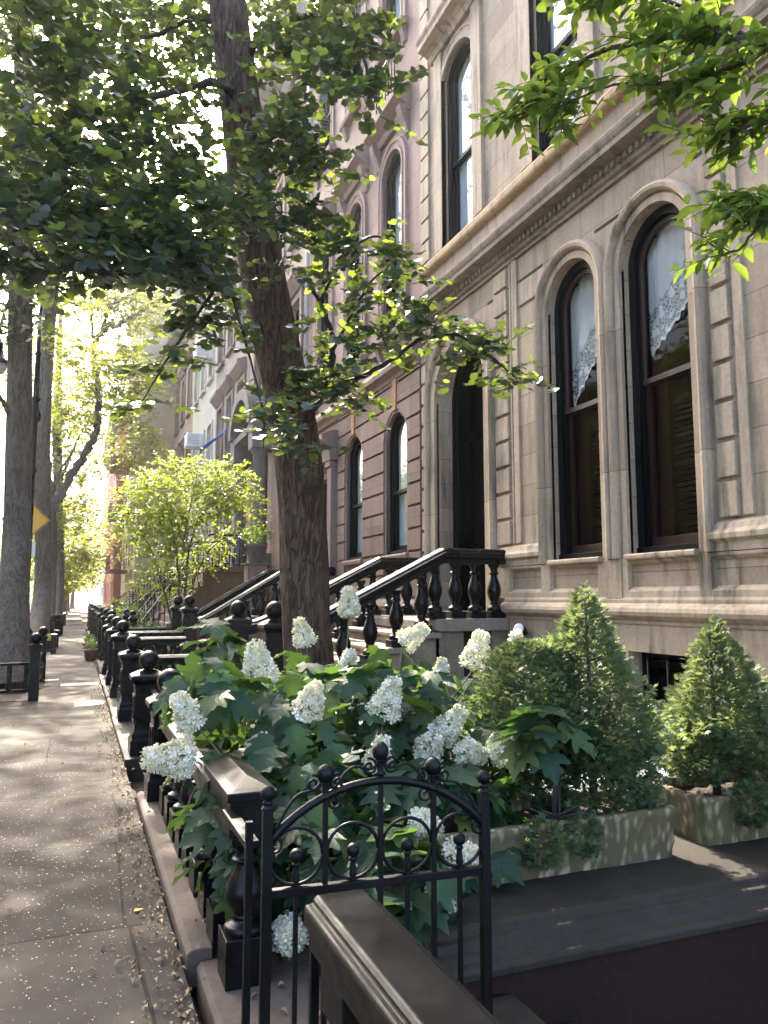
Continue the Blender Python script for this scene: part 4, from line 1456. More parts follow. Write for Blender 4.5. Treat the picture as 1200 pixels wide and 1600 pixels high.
def stoop(label, y0, y1, ztop, x_land, run, nst, mat, lab_near, lab_far, newel_x=2.05, ground=.06, xw=4.935, caph=1.33):
    st = empty('stoop', label, 'stoop')
    rise = (ztop - ground) / nst
    mb = MB()
    mb.prism([(x_land - .06, ztop - .13), (x_land - .06, ztop - .03), (x_land - .03, ztop), (xw, ztop), (xw, ztop - .15), (x_land, ztop - .15)], y0 - .14, y1 + .14)
    mb.build('landing', M[mat], st, .01)
    mb = MB()
    mb.box(x_land - .02, y0 - .06, ground, x_land + .35, y1 + .06, ztop - .152)
    mb.box(xw - .2, y0 - .06, ground, xw - .002, y1 + .06, ztop - .152)
    for i in range(1, nst):
        zt = ztop - rise * i
        mb.box(x_land - run * i + .03, y0 - .06, ground - .05, x_land - run * (i - 1) + .021, y1 + .06, zt - .07)
    mb.build('side_wall', M['step_brown' if mat == 'step_brown' else 'tan_dark'], st)
    for i in range(1, nst):
        zt = ztop - rise * i
        mb = MB()
        xa, xb = x_land - run * i - .03, x_land - run * (i - 1) + .02
        mb.prism([(xa + .015, zt - .065), (xa, zt - .05), (xa, zt - .02), (xa + .02, zt), (xb, zt), (xb, zt - .065)], y0 - .14, y1 + .14)
        mb.build('step', M[mat], st, .006)
    zr = ztop + .71
    for (y, lab) in ((y0, lab_near), (y1, lab_far)):
        bl = empty('balustrade', lab, 'balustrade', 'iron balustrades of the stoops')
        sl = rise / run
        xk = newel_x + .35
        zk = zr - (x_land + .09 - xk) * sl
        path = [(xw, y, zr), (x_land + .09, y, zr), (xk, y, zk), (xk - .12, y, zk - .12 * sl * .75), (xk - .22, y, zk - .12 * sl * .75 - .10 * sl * .35), (newel_x, y, zk - .12 * sl * .75 - .10 * sl * .4)]
        mb = MB(); mb.rail(path, RAILP); mb.build('handrail', M['iron'], bl, .004)
        u = urn_mesh(.66, .088).build('baluster', M['iron'], bl, .003)
        locs = [(x_land - .0 + .27 * k, y, ztop) for k in range(int((xw - x_land) / .27) + 1) if x_land + .27 * k < xw - .07]
        for i in range(1, nst):
            xx = x_land - run * (i - .45)
            if xx > newel_x + .3:
                locs.append((xx, y, ztop - rise * i))
        place(u, bl, locs, 'baluster')
        newel('newel_post', bl, newel_x, y, ground, caph, .24, .105)
    return st


stoop('tan stone stoop climbing to the black arched doorway', 8.40, 10.50, 1.36, 4.0, .325, 8, 'step_stone',
      'black iron balustrade with urn balusters on the near side of the tan stoop', 'black iron balustrade on the far side of the tan stoop, partly behind the nearer one')
stoop('brownstone stoop climbing to the red-brown door beyond the leaning trunk', 15.2, 17.0, 1.40, 3.85, .28, 8, 'step_brown',
      'near-side black iron balustrade of the brown stoop, left of the trunk', 'black iron balustrade on the far side of the brown stoop, with a glinting handrail', 2.03, .055, caph=1.42)
# further stoops: platform, sloping iron rails
def far_stoop(label, y0, y1, ztop, x_land, x_end, mat, lab_rail, ornate=False):
    st = empty('stoop', label, 'stoop')
    mb = MB(); mb.box(x_land, y0, .05, 4.93, y1, ztop - .14); mb.build('platform', M[mat], st)
    mb = MB(); mb.prism([(x_land - .08, ztop - .14), (x_land - .10, ztop - .05), (x_land - .06, ztop), (4.93, ztop), (4.93, ztop - .14)], y0 - .1, y1 + .1); mb.build('landing', M[mat], st)
    n = int(ztop / .18)
    for i in range(1, n):
        mb = MB(); xa = x_land - (x_land - x_end) * i / n
        mb.box(xa, y0 + .05, .05, xa + (x_land - x_end) / n - .002, y1 - .05, ztop - ztop * i / n); mb.build('step', M[mat], st)
    rl = empty('stair_railing', lab_rail, 'railing', 'iron railings of the far stoops')
    for y in (y0, y1):
        mb = MB(); mb.rail([(4.9, y, ztop + .85), (x_land, y, ztop + .85), (x_end, y, .95), (x_end - .15, y, .93)], [(-.045, 0), (-.045, .05), (.045, .05), (.045, 0)]); mb.build('handrail', M['iron'], rl)
        mb = MB()
        k = 0
        x = 4.85
        while x > x_end:
            t = 0 if x > x_land else (x_land - x) / (x_land - x_end)
            zb, zt = ztop * (1 - t) + .02, (ztop + .85) * (1 - t) + .95 * t
            mb.tube([(x, y, zb), (x, y, zt)], .012, 5)
            if ornate and x > x_land and k % 2 == 0:
                for zz in (.2, .6):
                    mb.tube([(x + .06 * math.cos(a * PI / 6), y, zb + zz + .12 * math.sin(a * PI / 6)) for a in range(13)], .014, 5)
            x -= .14; k += 1
        mb.build('infill_bars', M['iron_fine'], rl)
        newel('newel_post', rl, x_end - .2, y, .05, 1.1, .16, .08, panels=False)
far_stoop('high brown stone entrance platform under the arched hood of the grey-mauve house', 21.2, 24.1, 2.45, 3.3, 1.6, 'step_brown', 'ornate black iron railing with looped bars on the high brown entrance platform', True)
far_stoop('brown stone stoop of the grey rowhouse, behind the yellow-green small tree', 26.6, 28.4, 1.9, 3.4, 1.3, 'step_brown', 'thin black sloping rails of the grey rowhouse stoop')
far_stoop('pale stoop of the cream rowhouse far up the walk', 33.6, 35.4, 1.9, 3.4, 1.3, 'step_stone', 'thin black sloping rails of the cream rowhouse stoop')
far_stoop('stoop of the rosy rowhouse, the furthest one in the row', 40.6, 42.4, 1.9, 3.4, 1.3, 'step_brown', 'thin black sloping rails of the rosy rowhouse stoop')

# ------------------------------------------------------------------ railings along the walk
def fence_along(label, x, y0, y1, zr, post_ends=(True, True), mat='iron', group='cast-iron railings along the sidewalk', base=True, pz=.06, sp=.31, cap_end=False, zcap=None, post_w=.25):
    f = empty('iron_fence', label, 'fence', group)
    zcap = zcap or zr + .05
    if base:
        mb = MB(); mb.prism([(.52, -.1), (.515, pz - .02), (.535, pz), (.98, pz), (1.0, pz - .02), (1.0, -.1)], y0 - .22, y1 + .22)
        mb.build('coping', M['coping'], f, .008)
    ya, yb = y0, y1
    prof = [(-.09, -.055), (-.09, 0), (-.10, .02), (-.10, .05), (-.085, .06), (-.055, .085), (.055, .085), (.085, .06), (.10, .05), (.10, .02), (.09, 0), (.09, -.055)]
    mb = MB(); mb.rail([(x, ya, zr - .085), (x, yb, zr - .085)], prof); mb.build('handrail', M[mat], f, .003)
    n = max(1, int((yb - ya) / sp))
    mb = urn_mesh(zr - .14 - pz, .085, .17)
    u = mb.build('baluster', M[mat], f, .003)
    hb = MB(); hb.box(-.085, -.085, zr - .30 - pz, .085, .085, zr - .14 - pz + .001)
    locs = []
    for i in range(n):
        yy = ya + (yb - ya) * (i + .5) / n
        if abs(yy - y0) < .2 and post_ends[0] or abs(yy - y1) < .2 and post_ends[1]:
            continue
        locs.append((x, yy, pz))
    place(u, f, locs, 'baluster')
    for e, yy in ((post_ends[0], y0), (post_ends[1], y1)):
        if e:
            newel('post', f, x, yy, pz, zcap, post_w, .10, mat)
    return f


near = fence_along('black iron railing with urn balusters round the white hydrangea, nearest along the walk', .725, 3.86, 6.45, .76, (False, True))
# the hipped end pier of the near railing
mb = MB()
mb.box(.635, 3.34, .60, .805, 3.86, .765)
mb.add([(.612, 3.27, .765), (.822, 3.27, .765), (.822, 3.92, .765), (.612, 3.92, .765), (.612, 3.27, .80), (.822, 3.27, .80), (.822, 3.92, .80), (.612, 3.92, .80), (.65, 3.31, .812), (.785, 3.31, .812), (.785, 3.92, .812), (.65, 3.92, .812), (.717, 3.42, .842), (.717, 3.92, .842)],
       [(3, 2, 1, 0), (0, 1, 5, 4), (1, 2, 6, 5), (2, 3, 7, 6), (3, 0, 4, 7), (4, 5, 9, 8), (5, 6, 10, 9), (6, 7, 11, 10), (7, 4, 8, 11), (8, 9, 12), (9, 10, 13, 12), (11, 8, 12, 13), (10, 11, 13)])
mb.build('pier_cap', M['iron_worn'], near, .004)
for yy in (3.40, 3.72):
    mb = MB()
    mb.box(-.095, -.095, 0, .095, .095, .19)
    mb.lathe(0, 0, [(.088 * a, .19 + z * .36) for a, z in URN], 22)
    mb.box(-.075, -.075, .549, .075, .075, .60)
    o = mb.build('baluster', M['iron'], near, .004); o.location = (.72, yy, .02)
mb = MB(); mb.prism([(.56, -.15), (.555, .0), (.575, .02), (1.02, .02), (1.03, .0), (1.03, -.15)], 2.9, 3.62); mb.build('pad', M['coping'], near, .008)

# dividing rails from the walk to the newels
def fence_across(label, y, x0, x1, zr, group='rails running from the walk to the stoops', post=True, zcap=None, mat='iron', pz=.06):
    f = empty('iron_fence', label, 'fence', group)
    prof = [(-.085, -.05), (-.085, 0), (-.10, .02), (-.10, .05), (-.055, .08), (.055, .08), (.10, .05), (.10, .02), (.085, 0), (.085, -.05)]
    mb = MB(); mb.rail([(x0, y, zr - .08), (x1, y, zr - .08)], prof); mb.build('handrail', M[mat], f, .003)
    mb = MB(); mb.box(x0 - .1, y - .16, -.1, x1, y + .16, pz); mb.build('coping', M['coping'], f, .008)
    u = urn_mesh(zr - .13 - pz, .08, .12).build('baluster', M[mat], f, .003)
    n = int((x1 - x0) / .28)
    place(u, f, [(x0 + .14 + (x1 - x0) * (i + .5) / (n + .5), y, pz) for i in range(n)], 'baluster')
    if post:
        newel('post', f, x0, y, pz, zcap or zr + .04, .26, .10, mat)
    return f


fence_across('iron rail with ball post on the near side of the tan stoop approach', 8.30, .72, 1.93, .80)
fence_across('iron rail with ball post on the far side of the tan stoop approach', 10.62, .72, 1.93, .86)
fence_across('short iron rail with ball post in front of the fluted pair of newels', 13.1, .72, 1.70, .98)
fence_across('iron rail with ball post on the near side of the brown stoop approach', 15.0, .72, 1.90, 1.0)
fence_across('iron rail with ball post on the far side of the brown stoop approach', 17.15, .72, 1.90, 1.0)
# thin iron gate bar between the two near ball posts
g_ = empty('area_gate', 'thin black iron side gate between the two nearest ball posts', 'gate')
mb = MB()
for k in range(8):
    mb.tube([(.74, 6.72 + k * .19, .10), (.74, 6.72 + k * .19, .72)], .012, 6)
mb.build('infill_bars', M['iron_fine'], g_)
mb = MB(); mb.box(.725, 6.66, .16, .755, 8.12, .19); mb.box(.725, 6.66, .66, .755, 8.12, .69); mb.build('frame', M['iron_fine'], g_)
# cast balustrades along the far yards, then plain picket fences
fence_along('iron railing in front of the brownstone yard, between two ball posts', .74, 10.95, 12.8, .80, (False, False))
fence_along('short iron railing before the brown stoop, half hidden by nearer ball posts', .74, 13.4, 14.75, .92, (False, False))
def picket(label, x, y0, y1, z=.95, tall=1.15):
    f = empty('picket_fence', label, 'fence', 'black picket fences up the row')
    mb = MB()
    n = int((y1 - y0) / .14)
    for i in range(n + 1):
        yy = y0 + (y1 - y0) * i / n
        mb.tube([(x, yy, .04), (x, yy, z), (x, yy, z + .09)], [.011, .011, .003], 5)
    mb.build('infill_pickets', M['iron_fine'], f)
    mb = MB()
    for zz in (.16, z - .10):
        mb.box(x - .016, y0, zz, x + .016, y1, zz + .03)
    mb.build('rail', M['iron_fine'], f)
    mb = MB(); mb.box(.56, y0 - .1, -.1, .95, y1 + .1, .05); mb.build('coping', M['coping'], f, .008)
    for yy in (y0, y1):
        newel('post', f, x, yy, .05, tall, .20, .085, panels=False)
    return f
picket('black picket fence just past the brown stoop', .74, 17.8, 20.9)
picket('black picket fence in front of the high entrance platform', .74, 24.5, 26.3)
picket('black picket fence in front of the grey rowhouse', .74, 28.7, 33.2)
picket('black picket fence in front of the cream rowhouse', .74, 35.8, 40.2)
picket('black picket fence in front of the rosy rowhouse, furthest up the row', .74, 42.8, 46.0)
# pots standing outside the far fence
for (y, h, lb) in ((21.6, .30, 'brown terracotta pot nearest on the walk beside the dark fence posts'), (23.4, .28, 'brown terracotta pot on the walk, second from the fence corner'), (25.4, .26, 'small brown pot on the walk, furthest of the three by the fence')):
    p_ = empty('plant_pot', lb, 'plant pot', 'terracotta pots beside the fence')
    mb = MB(); mb.lathe(.42, y, [(.11, .004), (.13, .02), (.16, h - .08), (.18, h - .07), (.18, h), (.15, h), (.14, h - .06)], 18); mb.build('pot', M['terracotta'], p_)
    rng = np.random.default_rng(int(y * 10))
    pos, _ = in_ellipsoid(rng, 120, (.42, y, h + .12), (.17, .17, .12))
    scatter('foliage', OVAL_T, OVAL_F, pos, rdirs(rng, 120), np.tile([0, 0, 1.0], (120, 1)) + rng.normal(size=(120, 3)) * .5, .07, M['ivy'], p_, seed=3)
# fluted pair of newels by the brown stoop come with its balustrades; the foreground railing beyond the gate
fg = empty('iron_fence', 'worn black railing with a broad sunlit flat handrail, nearest the camera at the bottom', 'fence', 'cast-iron railings along the sidewalk')
mb = MB(); mb.rail([(.735, 2.19, .68), (.735, -1.2, .68)], [(-.085, -.06), (-.085, 0), (-.105, .012), (-.107, .055), (-.10, .066), (-.082, .068), (-.078, .078), (-.068, .088), (.068, .088), (.078, .078), (.082, .068), (.10, .066), (.107, .055), (.105, .012), (.085, 0), (.085, -.06)]); mb.build('handrail', M['iron_worn'], fg, .004)
u = urn_mesh(.50, .088, .16).build('baluster', M['iron'], fg, .004)
place(u, fg, [(.735, 2.02 - .33 * i, .02) for i in range(9)], 'baluster')
hb = MB(); hb.box(-.078, -.09, .50, .078, .09, .625); hb = hb.build('block', M['iron_worn'], fg, .006)
place(hb, fg, [(.735, 2.02 - .33 * i, .0) for i in range(9)], 'block')
mb = MB(); mb.box(.52, -1.4, -.1, 1.0, 2.16, .02); mb.build('coping', M['coping'], fg, .008)
mb = MB(); mb.box(.66, 2.215, .0, .685, 2.24, .66); mb.build('strike_bar', M['iron_fine'], fg, .003)

# ------------------------------------------------------------------ wrought-iron gate, standing open
gt = empty('garden_gate', 'black wrought-iron garden gate with arched top, rings, scrolls and ball finials, standing open', 'gate')
G0, G1 = Vector((.635, 2.665, 0)), Vector((1.435, 2.605, 0))
GU = (G1 - G0).normalized()
def gp(u, z, off=0.0):
    return G0 + GU * u + Vector((0, 0, z)) + Vector((-GU.y, GU.x, 0)) * off
GW = (G1 - G0).length
def gbar(mb, u, z0, z1, w=.009):
    a, bb = gp(u, z0), gp(u, z1)
    n_ = Vector((-GU.y, GU.x, 0))
    vs = []
    for z in (z0, z1):
        for (s, t) in ((-1, -1), (1, -1), (1, 1), (-1, 1)):
            q = gp(u, z) + GU * (w * s) + n_ * (w * t)
            vs.append(q)
    mb.add(vs, [(3, 2, 1, 0), (4, 5, 6, 7), (0, 1, 5, 4), (1, 2, 6, 5), (2, 3, 7, 6), (3, 0, 4, 7)])
def arcz(u):
    c = GW / 2
    rad = (c * c + .185 ** 2) / (2 * .185)
    return .77 + .185 - rad + math.sqrt(rad * rad - (u - c) ** 2)
for u in (0.0, GW):
    mb = MB(); gbar(mb, u, .10, .885, .017)
    mb.lathe(gp(u, 0).x, gp(u, 0).y, [(.018, .885), (.024, .89), (.014, .90), (.018, .91), (.012, .92)], 12)
    st_ = mb.build('stile', M['iron_fine'], gt, .002)
    mb = MB(); mb.ball(gp(u, .94), .026); mb.build('ball_finial', M['iron_fine'], st_)
for (za, zb) in ((.598, .626), (.115, .14)):
    mb = MB()
    n_ = Vector((-GU.y, GU.x, 0)) * .014
    vs = [gp(0.017, za) - n_, gp(GW - .017, za) - n_, gp(GW - .017, za) + n_, gp(.017, za) + n_, gp(0.017, zb) - n_, gp(GW - .017, zb) - n_, gp(GW - .017, zb) + n_, gp(.017, zb) + n_]
    mb.add(vs, [(3, 2, 1, 0), (4, 5, 6, 7), (0, 1, 5, 4), (1, 2, 6, 5), (2, 3, 7, 6), (3, 0, 4, 7)])
    mb.build('cross_rail', M['iron_fine'], gt, .002)
mb = MB(); mb.tube([gp(GW * i / 32, arcz(GW * i / 32)) for i in range(33)], .015, 8); mb.build('arched_top', M['iron_fine'], gt)
for k, u in enumerate((GW * .25, GW * .5, GW * .75)):
    mb = MB(); zt = 1.02 if k == 1 else .955
    gbar(mb, u, .14, zt, .009)
    q = gp(u, 0)
    mb.lathe(q.x, q.y, [(.010, zt - .05), (.020, zt - .04), (.011, zt - .03), (.012, zt), (.022, zt + .006), (.012, zt + .014)], 12)
    bar = mb.build('bar', M['iron_fine'], gt, .0015)
    mb = MB(); mb.ball(gp(u, zt + .036), .030, sq=(1, 1, 1.12)); mb.build('ball_finial', M['iron_fine'], bar)
for u in (GW * .125, GW * .375, GW * .625, GW * .875):
    mb = MB(); gbar(mb, u, .14, .70, .008)
    q = gp(u, 0)
    mb.lathe(q.x, q.y, [(.009, .64), (.014, .645), (.012, .67), (.009, .69), (.016, .70), (.008, .71)], 12)
    bar = mb.build('bar', M['iron_fine'], gt, .0015)
    mb = MB(); mb.ball(gp(u, .728), .023); mb.build('ball_finial', M['iron_fine'], bar)
    mb = MB(); mb.tube([gp(u + .093 * math.cos(2 * PI * i / 36), .725 + .093 * math.sin(2 * PI * i / 36), .004) for i in range(37)], .0065, 6); mb.build('ring', M['iron_fine'], gt)
# scrolls along the arch
def spiral(u0, z0, r0, turns, a0, sgn, n=30):
    pts = []
    for i in range(n + 1):
        t = i / n
        r = r0 * (1 - .8 * t)
        a = a0 + sgn * 2 * PI * turns * t
        pts.append((u0 + r * math.cos(a), z0 + r * math.sin(a)))
    return pts
def scroll(mb, u, s, zc, r, reach):
    """C-scroll beside a finial, running out along the arch"""
    c = u + s * (r + .014)
    sp = spiral(c, zc, r, 1.35, -PI / 2, 1 if s > 0 else -1)
    sp = sp[::-1]
    u_end = u + s * reach
    p_ = sp + [(c + s * .3 * reach * .5, zc - r - .004), (u + s * reach * .62, (zc - r + arcz(u_end) + .06) / 2 + .01), (u + s * reach * .82, arcz(u + s * reach * .82) + .058), (u_end, arcz(u_end) + .035), (u_end + s * .02, arcz(u_end) + .015)]
    mb.tube([gp(a, z) for a, z in p_], .0055, 6)
for u, s, reach in ((GW * .5, -1, .16), (GW * .5, 1, .16), (GW * .25, 1, .05), (GW * .25, -1, .165), (GW * .75, -1, .05), (GW * .75, 1, .165)):
    mb = MB()
    zc = arcz(u) + (.05 if abs(u - GW * .5) < .01 else .045)
    r = .03
    c = u + s * (r + .012)
    sp = spiral(c, zc, r, 1.4, PI / 2 - s * .2, s)
    mb.tube([gp(a, z) for a, z in sp], .0052, 6)
    if reach > .1:
        w_ = []
        for i in range(17):
            t = i / 16
            uu = u + s * (.012 + t * reach)
            w_.append((uu, arcz(min(max(uu, 0.001), GW - .001)) + .012 + .055 * math.sin(t * PI) ** 1.3 * (0.6 + .6 * t) + (.05 * (1 - t) ** 6)))
        mb.tube([gp(a, z) for a, z in w_], .0052, 6)
        e = u + s * (reach + .012)
        sp = spiral(e, arcz(min(max(e, .01), GW - .01)) - .002, .03, 1.2, PI / 2, s)
        mb.tube([gp(a, z - .03) for a, z in sp], .0048, 6)
    mb.build('scroll', M['iron_fine'], gt)
# hook bar holding the gate at the end pier
hk = empty('gate_hanging_bar', 'slim black iron hanging bar with a bent top beside the hipped end pier', 'bar')
q = Vector((.615, 2.86, 0))
mb = MB(); mb.box(q.x - .013, q.y - .013, .02, q.x + .013, q.y + .013, .80); mb.build('upright', M['iron_fine'], hk, .002)
mb = MB(); mb.box(q.x - .012, q.y + .0135, .80, q.x + .012, 3.335, .826) if False else mb.box(q.x - .012, q.y + .0135, .70, q.x + .04, 3.34, .726); mb.build('arm', M['iron_fine'], hk, .002)

# ------------------------------------------------------------------ low moulded wall with the planters
aw = empty('area_wall', 'low dark moulded wall above the sunken area, carrying the stone planters', 'wall')
mb = MB()
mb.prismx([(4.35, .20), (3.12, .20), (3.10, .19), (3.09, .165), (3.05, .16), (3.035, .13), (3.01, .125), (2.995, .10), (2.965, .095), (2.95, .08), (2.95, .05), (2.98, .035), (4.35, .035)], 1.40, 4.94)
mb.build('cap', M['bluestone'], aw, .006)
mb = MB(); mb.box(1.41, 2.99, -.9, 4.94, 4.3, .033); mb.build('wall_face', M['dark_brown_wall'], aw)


def trough(label, x0, x1, y0, y1, z0, h, seed):
    t = empty('stone_planter', label, 'planter', 'mossy cast-stone planters on the wall')
    rnd = random.Random(seed)
    mb = MB()
    nx, th, tp = 26, .05, .03
    # outer and inner walls as rings, outer face slightly rough and battered
    def ring(x0, x1, y0, y1, z, rough):
        pts = []
        for i in range(nx):
            pts.append((x0 + (x1 - x0) * i / nx, y0))
        for i in range(8):
            pts.append((x1, y0 + (y1 - y0) * i / 8))
        for i in range(nx):
            pts.append((x1 - (x1 - x0) * i / nx, y1))
        for i in range(8):
            pts.append((x0, y1 - (y1 - y0) * i / 8))
        return [(a + rnd.uniform(-rough, rough), b_ + rnd.uniform(-rough, rough), z + rnd.uniform(-rough, rough) * .5) for a, b_ in pts]
    rings = [ring(x0 + tp, x1 - tp, y0 + tp, y1 - tp, z0, .003)]
    for k in range(1, 6):
        q = k / 6
        rings.append(ring(x0 + tp * (1 - q), x1 - tp * (1 - q), y0 + tp * (1 - q), y1 - tp * (1 - q), z0 + h * q, .007))
    rings += [ring(x0 - .004, x1 + .004, y0 - .004, y1 + .004, z0 + h - .01, .004), ring(x0 + .008, x1 - .008, y0 + .008, y1 - .008, z0 + h, .003),
              ring(x0 + th, x1 - th, y0 + th, y1 - th, z0 + h - .004, .003), ring(x0 + th + .01, x1 - th - .01, y0 + th + .01, y1 - th - .01, z0 + h - .12, .003)]
    m = len(rings[0])
    vs = [p for r_ in rings for p in r_]
    fs = []
    for i in range(len(rings) - 1):
        for k in range(m):
            k2 = (k + 1) % m
            fs.append((i * m + k, i * m + k2, (i + 1) * m + k2, (i + 1) * m + k))
    mb.add(vs, fs, True)
    mb.build('basin', M['trough'], t)
    n = 14
    mb = MB()
    vs = [(x0 + th + (x1 - x0 - 2 * th) * i / n, y0 + th + (y1 - y0 - 2 * th) * j / 5, z0 + h - .075 + .03 * rnd.random()) for i in range(n + 1) for j in range(6)]
    mb.add(vs, [(i * 6 + j, i * 6 + j + 1, i * 6 + j + 7, i * 6 + j + 6) for i in range(n) for j in range(5)], True)
    mb.build('soil', M['soil'], t)
    return t


trough('long mossy stone planter with two clipped cypresses, behind the open gate', 1.30, 3.10, 3.45, 3.95, .20, .27, 3)
trough('shorter mossy stone planter at the right edge, below the tall pale-tipped cypress', 3.36, 4.45, 3.52, 4.05, .20, .27, 5)
# pale plastic cover lying behind the planters
mb = MB()
vs = []
for i in range(25):
    for j in range(13):
        u, v = i / 24, j / 12
        vs.append((2.25 + 1.7 * u, 4.12 + .75 * v, .20 + .20 * math.sin(v * PI * .85) + .03 * math.sin(u * 9) + .012 * math.sin(u * 37 + v * 11)))
mb.add(vs, [(i * 13 + j, i * 13 + j + 1, i * 13 + j + 14, i * 13 + j + 13) for i in range(24) for j in range(12)], True)
M['cover'] = simple('pale_blue_plastic', (0.52, 0.60, 0.72), .18, .06, 3, .1, 14)
o = mb.build('plastic_cover', M['cover'])
o.modifiers.new('thick', 'SOLIDIFY').thickness = .006
tag(o, 'pale blue-white plastic cover lying behind the stone planters', 'cover')
# low hooped border fence inside the hydrangea bed
hf = empty('border_fence', 'low black iron border fence with pointed hoops inside the hydrangea bed', 'fence')
mb = MB()
for k in range(9):
    x = .98 + k * .12
    mb.tube([(x, 4.0, .07), (x, 4.0, .50), (x + .03, 4.0, .57), (x + .06, 4.0, .60), (x + .09, 4.0, .57), (x + .12, 4.0, .50), (x + .12, 4.0, .07)], .007, 6)
mb.build('infill_hoops', M['iron_fine'], hf)
mb = MB(); mb.box(.98, 3.993, .16, 2.08, 4.007, .18); mb.box(.98, 3.993, .42, 2.08, 4.007, .44); mb.build('rail', M['iron_fine'], hf)
# ------------------------------------------------------------------ plants
from mathutils import noise as mnoise


def curve_pts(pts, n=10):
    """Catmull-Rom through the points"""
    pts = [Vector(p) for p in pts]
    if len(pts) < 3:
        return [pts[0].lerp(pts[-1], i / n) for i in range(n + 1)]
    ext = [pts[0] * 2 - pts[1]] + pts + [pts[-1] * 2 - pts[-2]]
    out = []
    for i in range(1, len(ext) - 2):
        p0, p1, p2, p3 = ext[i - 1:i + 3]
        for k in range(n):
            t = k / n
            out.append(0.5 * ((2 * p1) + (p2 - p0) * t + (2 * p0 - 5 * p1 + 4 * p2 - p3) * t * t + (3 * p1 - p0 - 3 * p2 + p3) * t ** 3))
    out.append(pts[-1])
    return out


def lerp_list(vals, n):
    out = []
    for i in range(len(vals) - 1):
        for k in range(n):
            out.append(vals[i] + (vals[i + 1] - vals[i]) * k / n)
    out.append(vals[-1])
    return out


def trunk(name, pts, rad, mat, parent, sides=36, n=14, rough=.06, furrow=True, flare=0.0):
    """furrowed trunk: ridged cross-sections that wander along the height"""
    c = curve_pts(pts, n)
    r = lerp_list(rad, n)
    vs, fs = [], []
    ref = Vector((1, 0, 0))
    for i, p in enumerate(c):
        d = (c[min(i + 1, len(c) - 1)] - c[max(i - 1, 0)]).normalized()
        u = (ref - d * ref.dot(d)).normalized()
        ref = u
        w = d.cross(u)
        for k in range(sides):
            a = 2 * PI * k / sides
            q = Vector((math.cos(a) * 2.6, math.sin(a) * 2.6, p.z * .55))
            f = 1 + rough * 1.6 * mnoise.noise(q) + rough * (mnoise.noise(q * 3.1 + Vector((3, 1, 7))))
            if flare and p.z < flare:
                f *= 1 + .5 * (1 - p.z / flare) ** 2 * (1 + .35 * math.sin(a * 5 + 1))
            vs.append(p + (u * math.cos(a) + w * math.sin(a)) * (r[i] * f))
    m = sides
    for i in range(len(c) - 1):
        for k in range(m):
            k2 = (k + 1) % m
            fs.append((i * m + k, i * m + k2, (i + 1) * m + k2, (i + 1) * m + k))
    fs.append(tuple((len(c) - 1) * m + k for k in range(m)))
    mb = MB(); mb.add(vs, fs, True)
    return mb.build(name, mat, parent)


def limbs(parent, lines, mat, name='limb'):
    for pts, r0, r1 in lines:
        c = curve_pts(pts, 8)
        n = len(c)
        mb = MB()
        rr = [(r0 + (r1 - r0) * i / (n - 1)) * (1 + .12 * math.sin(i * 1.7)) for i in range(n)]
        for i in range(1, n - 1):
            c[i] = c[i] + Vector((math.sin(i * 2.1), math.cos(i * 1.3), math.sin(i * .9))) * r0 * .25
        mb.tube(c, rr, 10)
        mb.build(name, mat, parent)


def crown(parent, rng, blobs, nleaf_per, L, size, tmpl, mat, twigmat, seed, horiz=.75, droop=.15, name='crown', tintb=None):
    """blobs: (centre, radii, sprays)"""
    S_, D_ = [], []
    for c, r, n in blobs:
        p, d = in_ellipsoid(rng, n, c, r, .0)
        S_.append(p)
        o = d * .9 + rng.normal(size=d.shape) * .55
        o[:, 2] *= (1 - horiz)
        o /= np.maximum(1e-6, np.linalg.norm(o, axis=1, keepdims=True))
        D_.append(o)
    st, od = np.concatenate(S_), np.concatenate(D_)
    pos, d, nr, a, b = sprays(rng, st, od, nleaf_per, L, 0.05, droop)
    sz = size * (.65 + .6 * rng.random(len(pos)))
    scatter(name, tmpl[0], tmpl[1], pos, d, nr, sz, mat, parent, seed=seed)
    if twigmat is not None:
        twig_mesh('twigs', a, b, .004 if size < .1 else .008, twigmat, parent)


GK, OV, MP = (GINKGO_T, GINKGO_F), (OVAL_T, OVAL_F), (MAPLE_T, MAPLE_F)

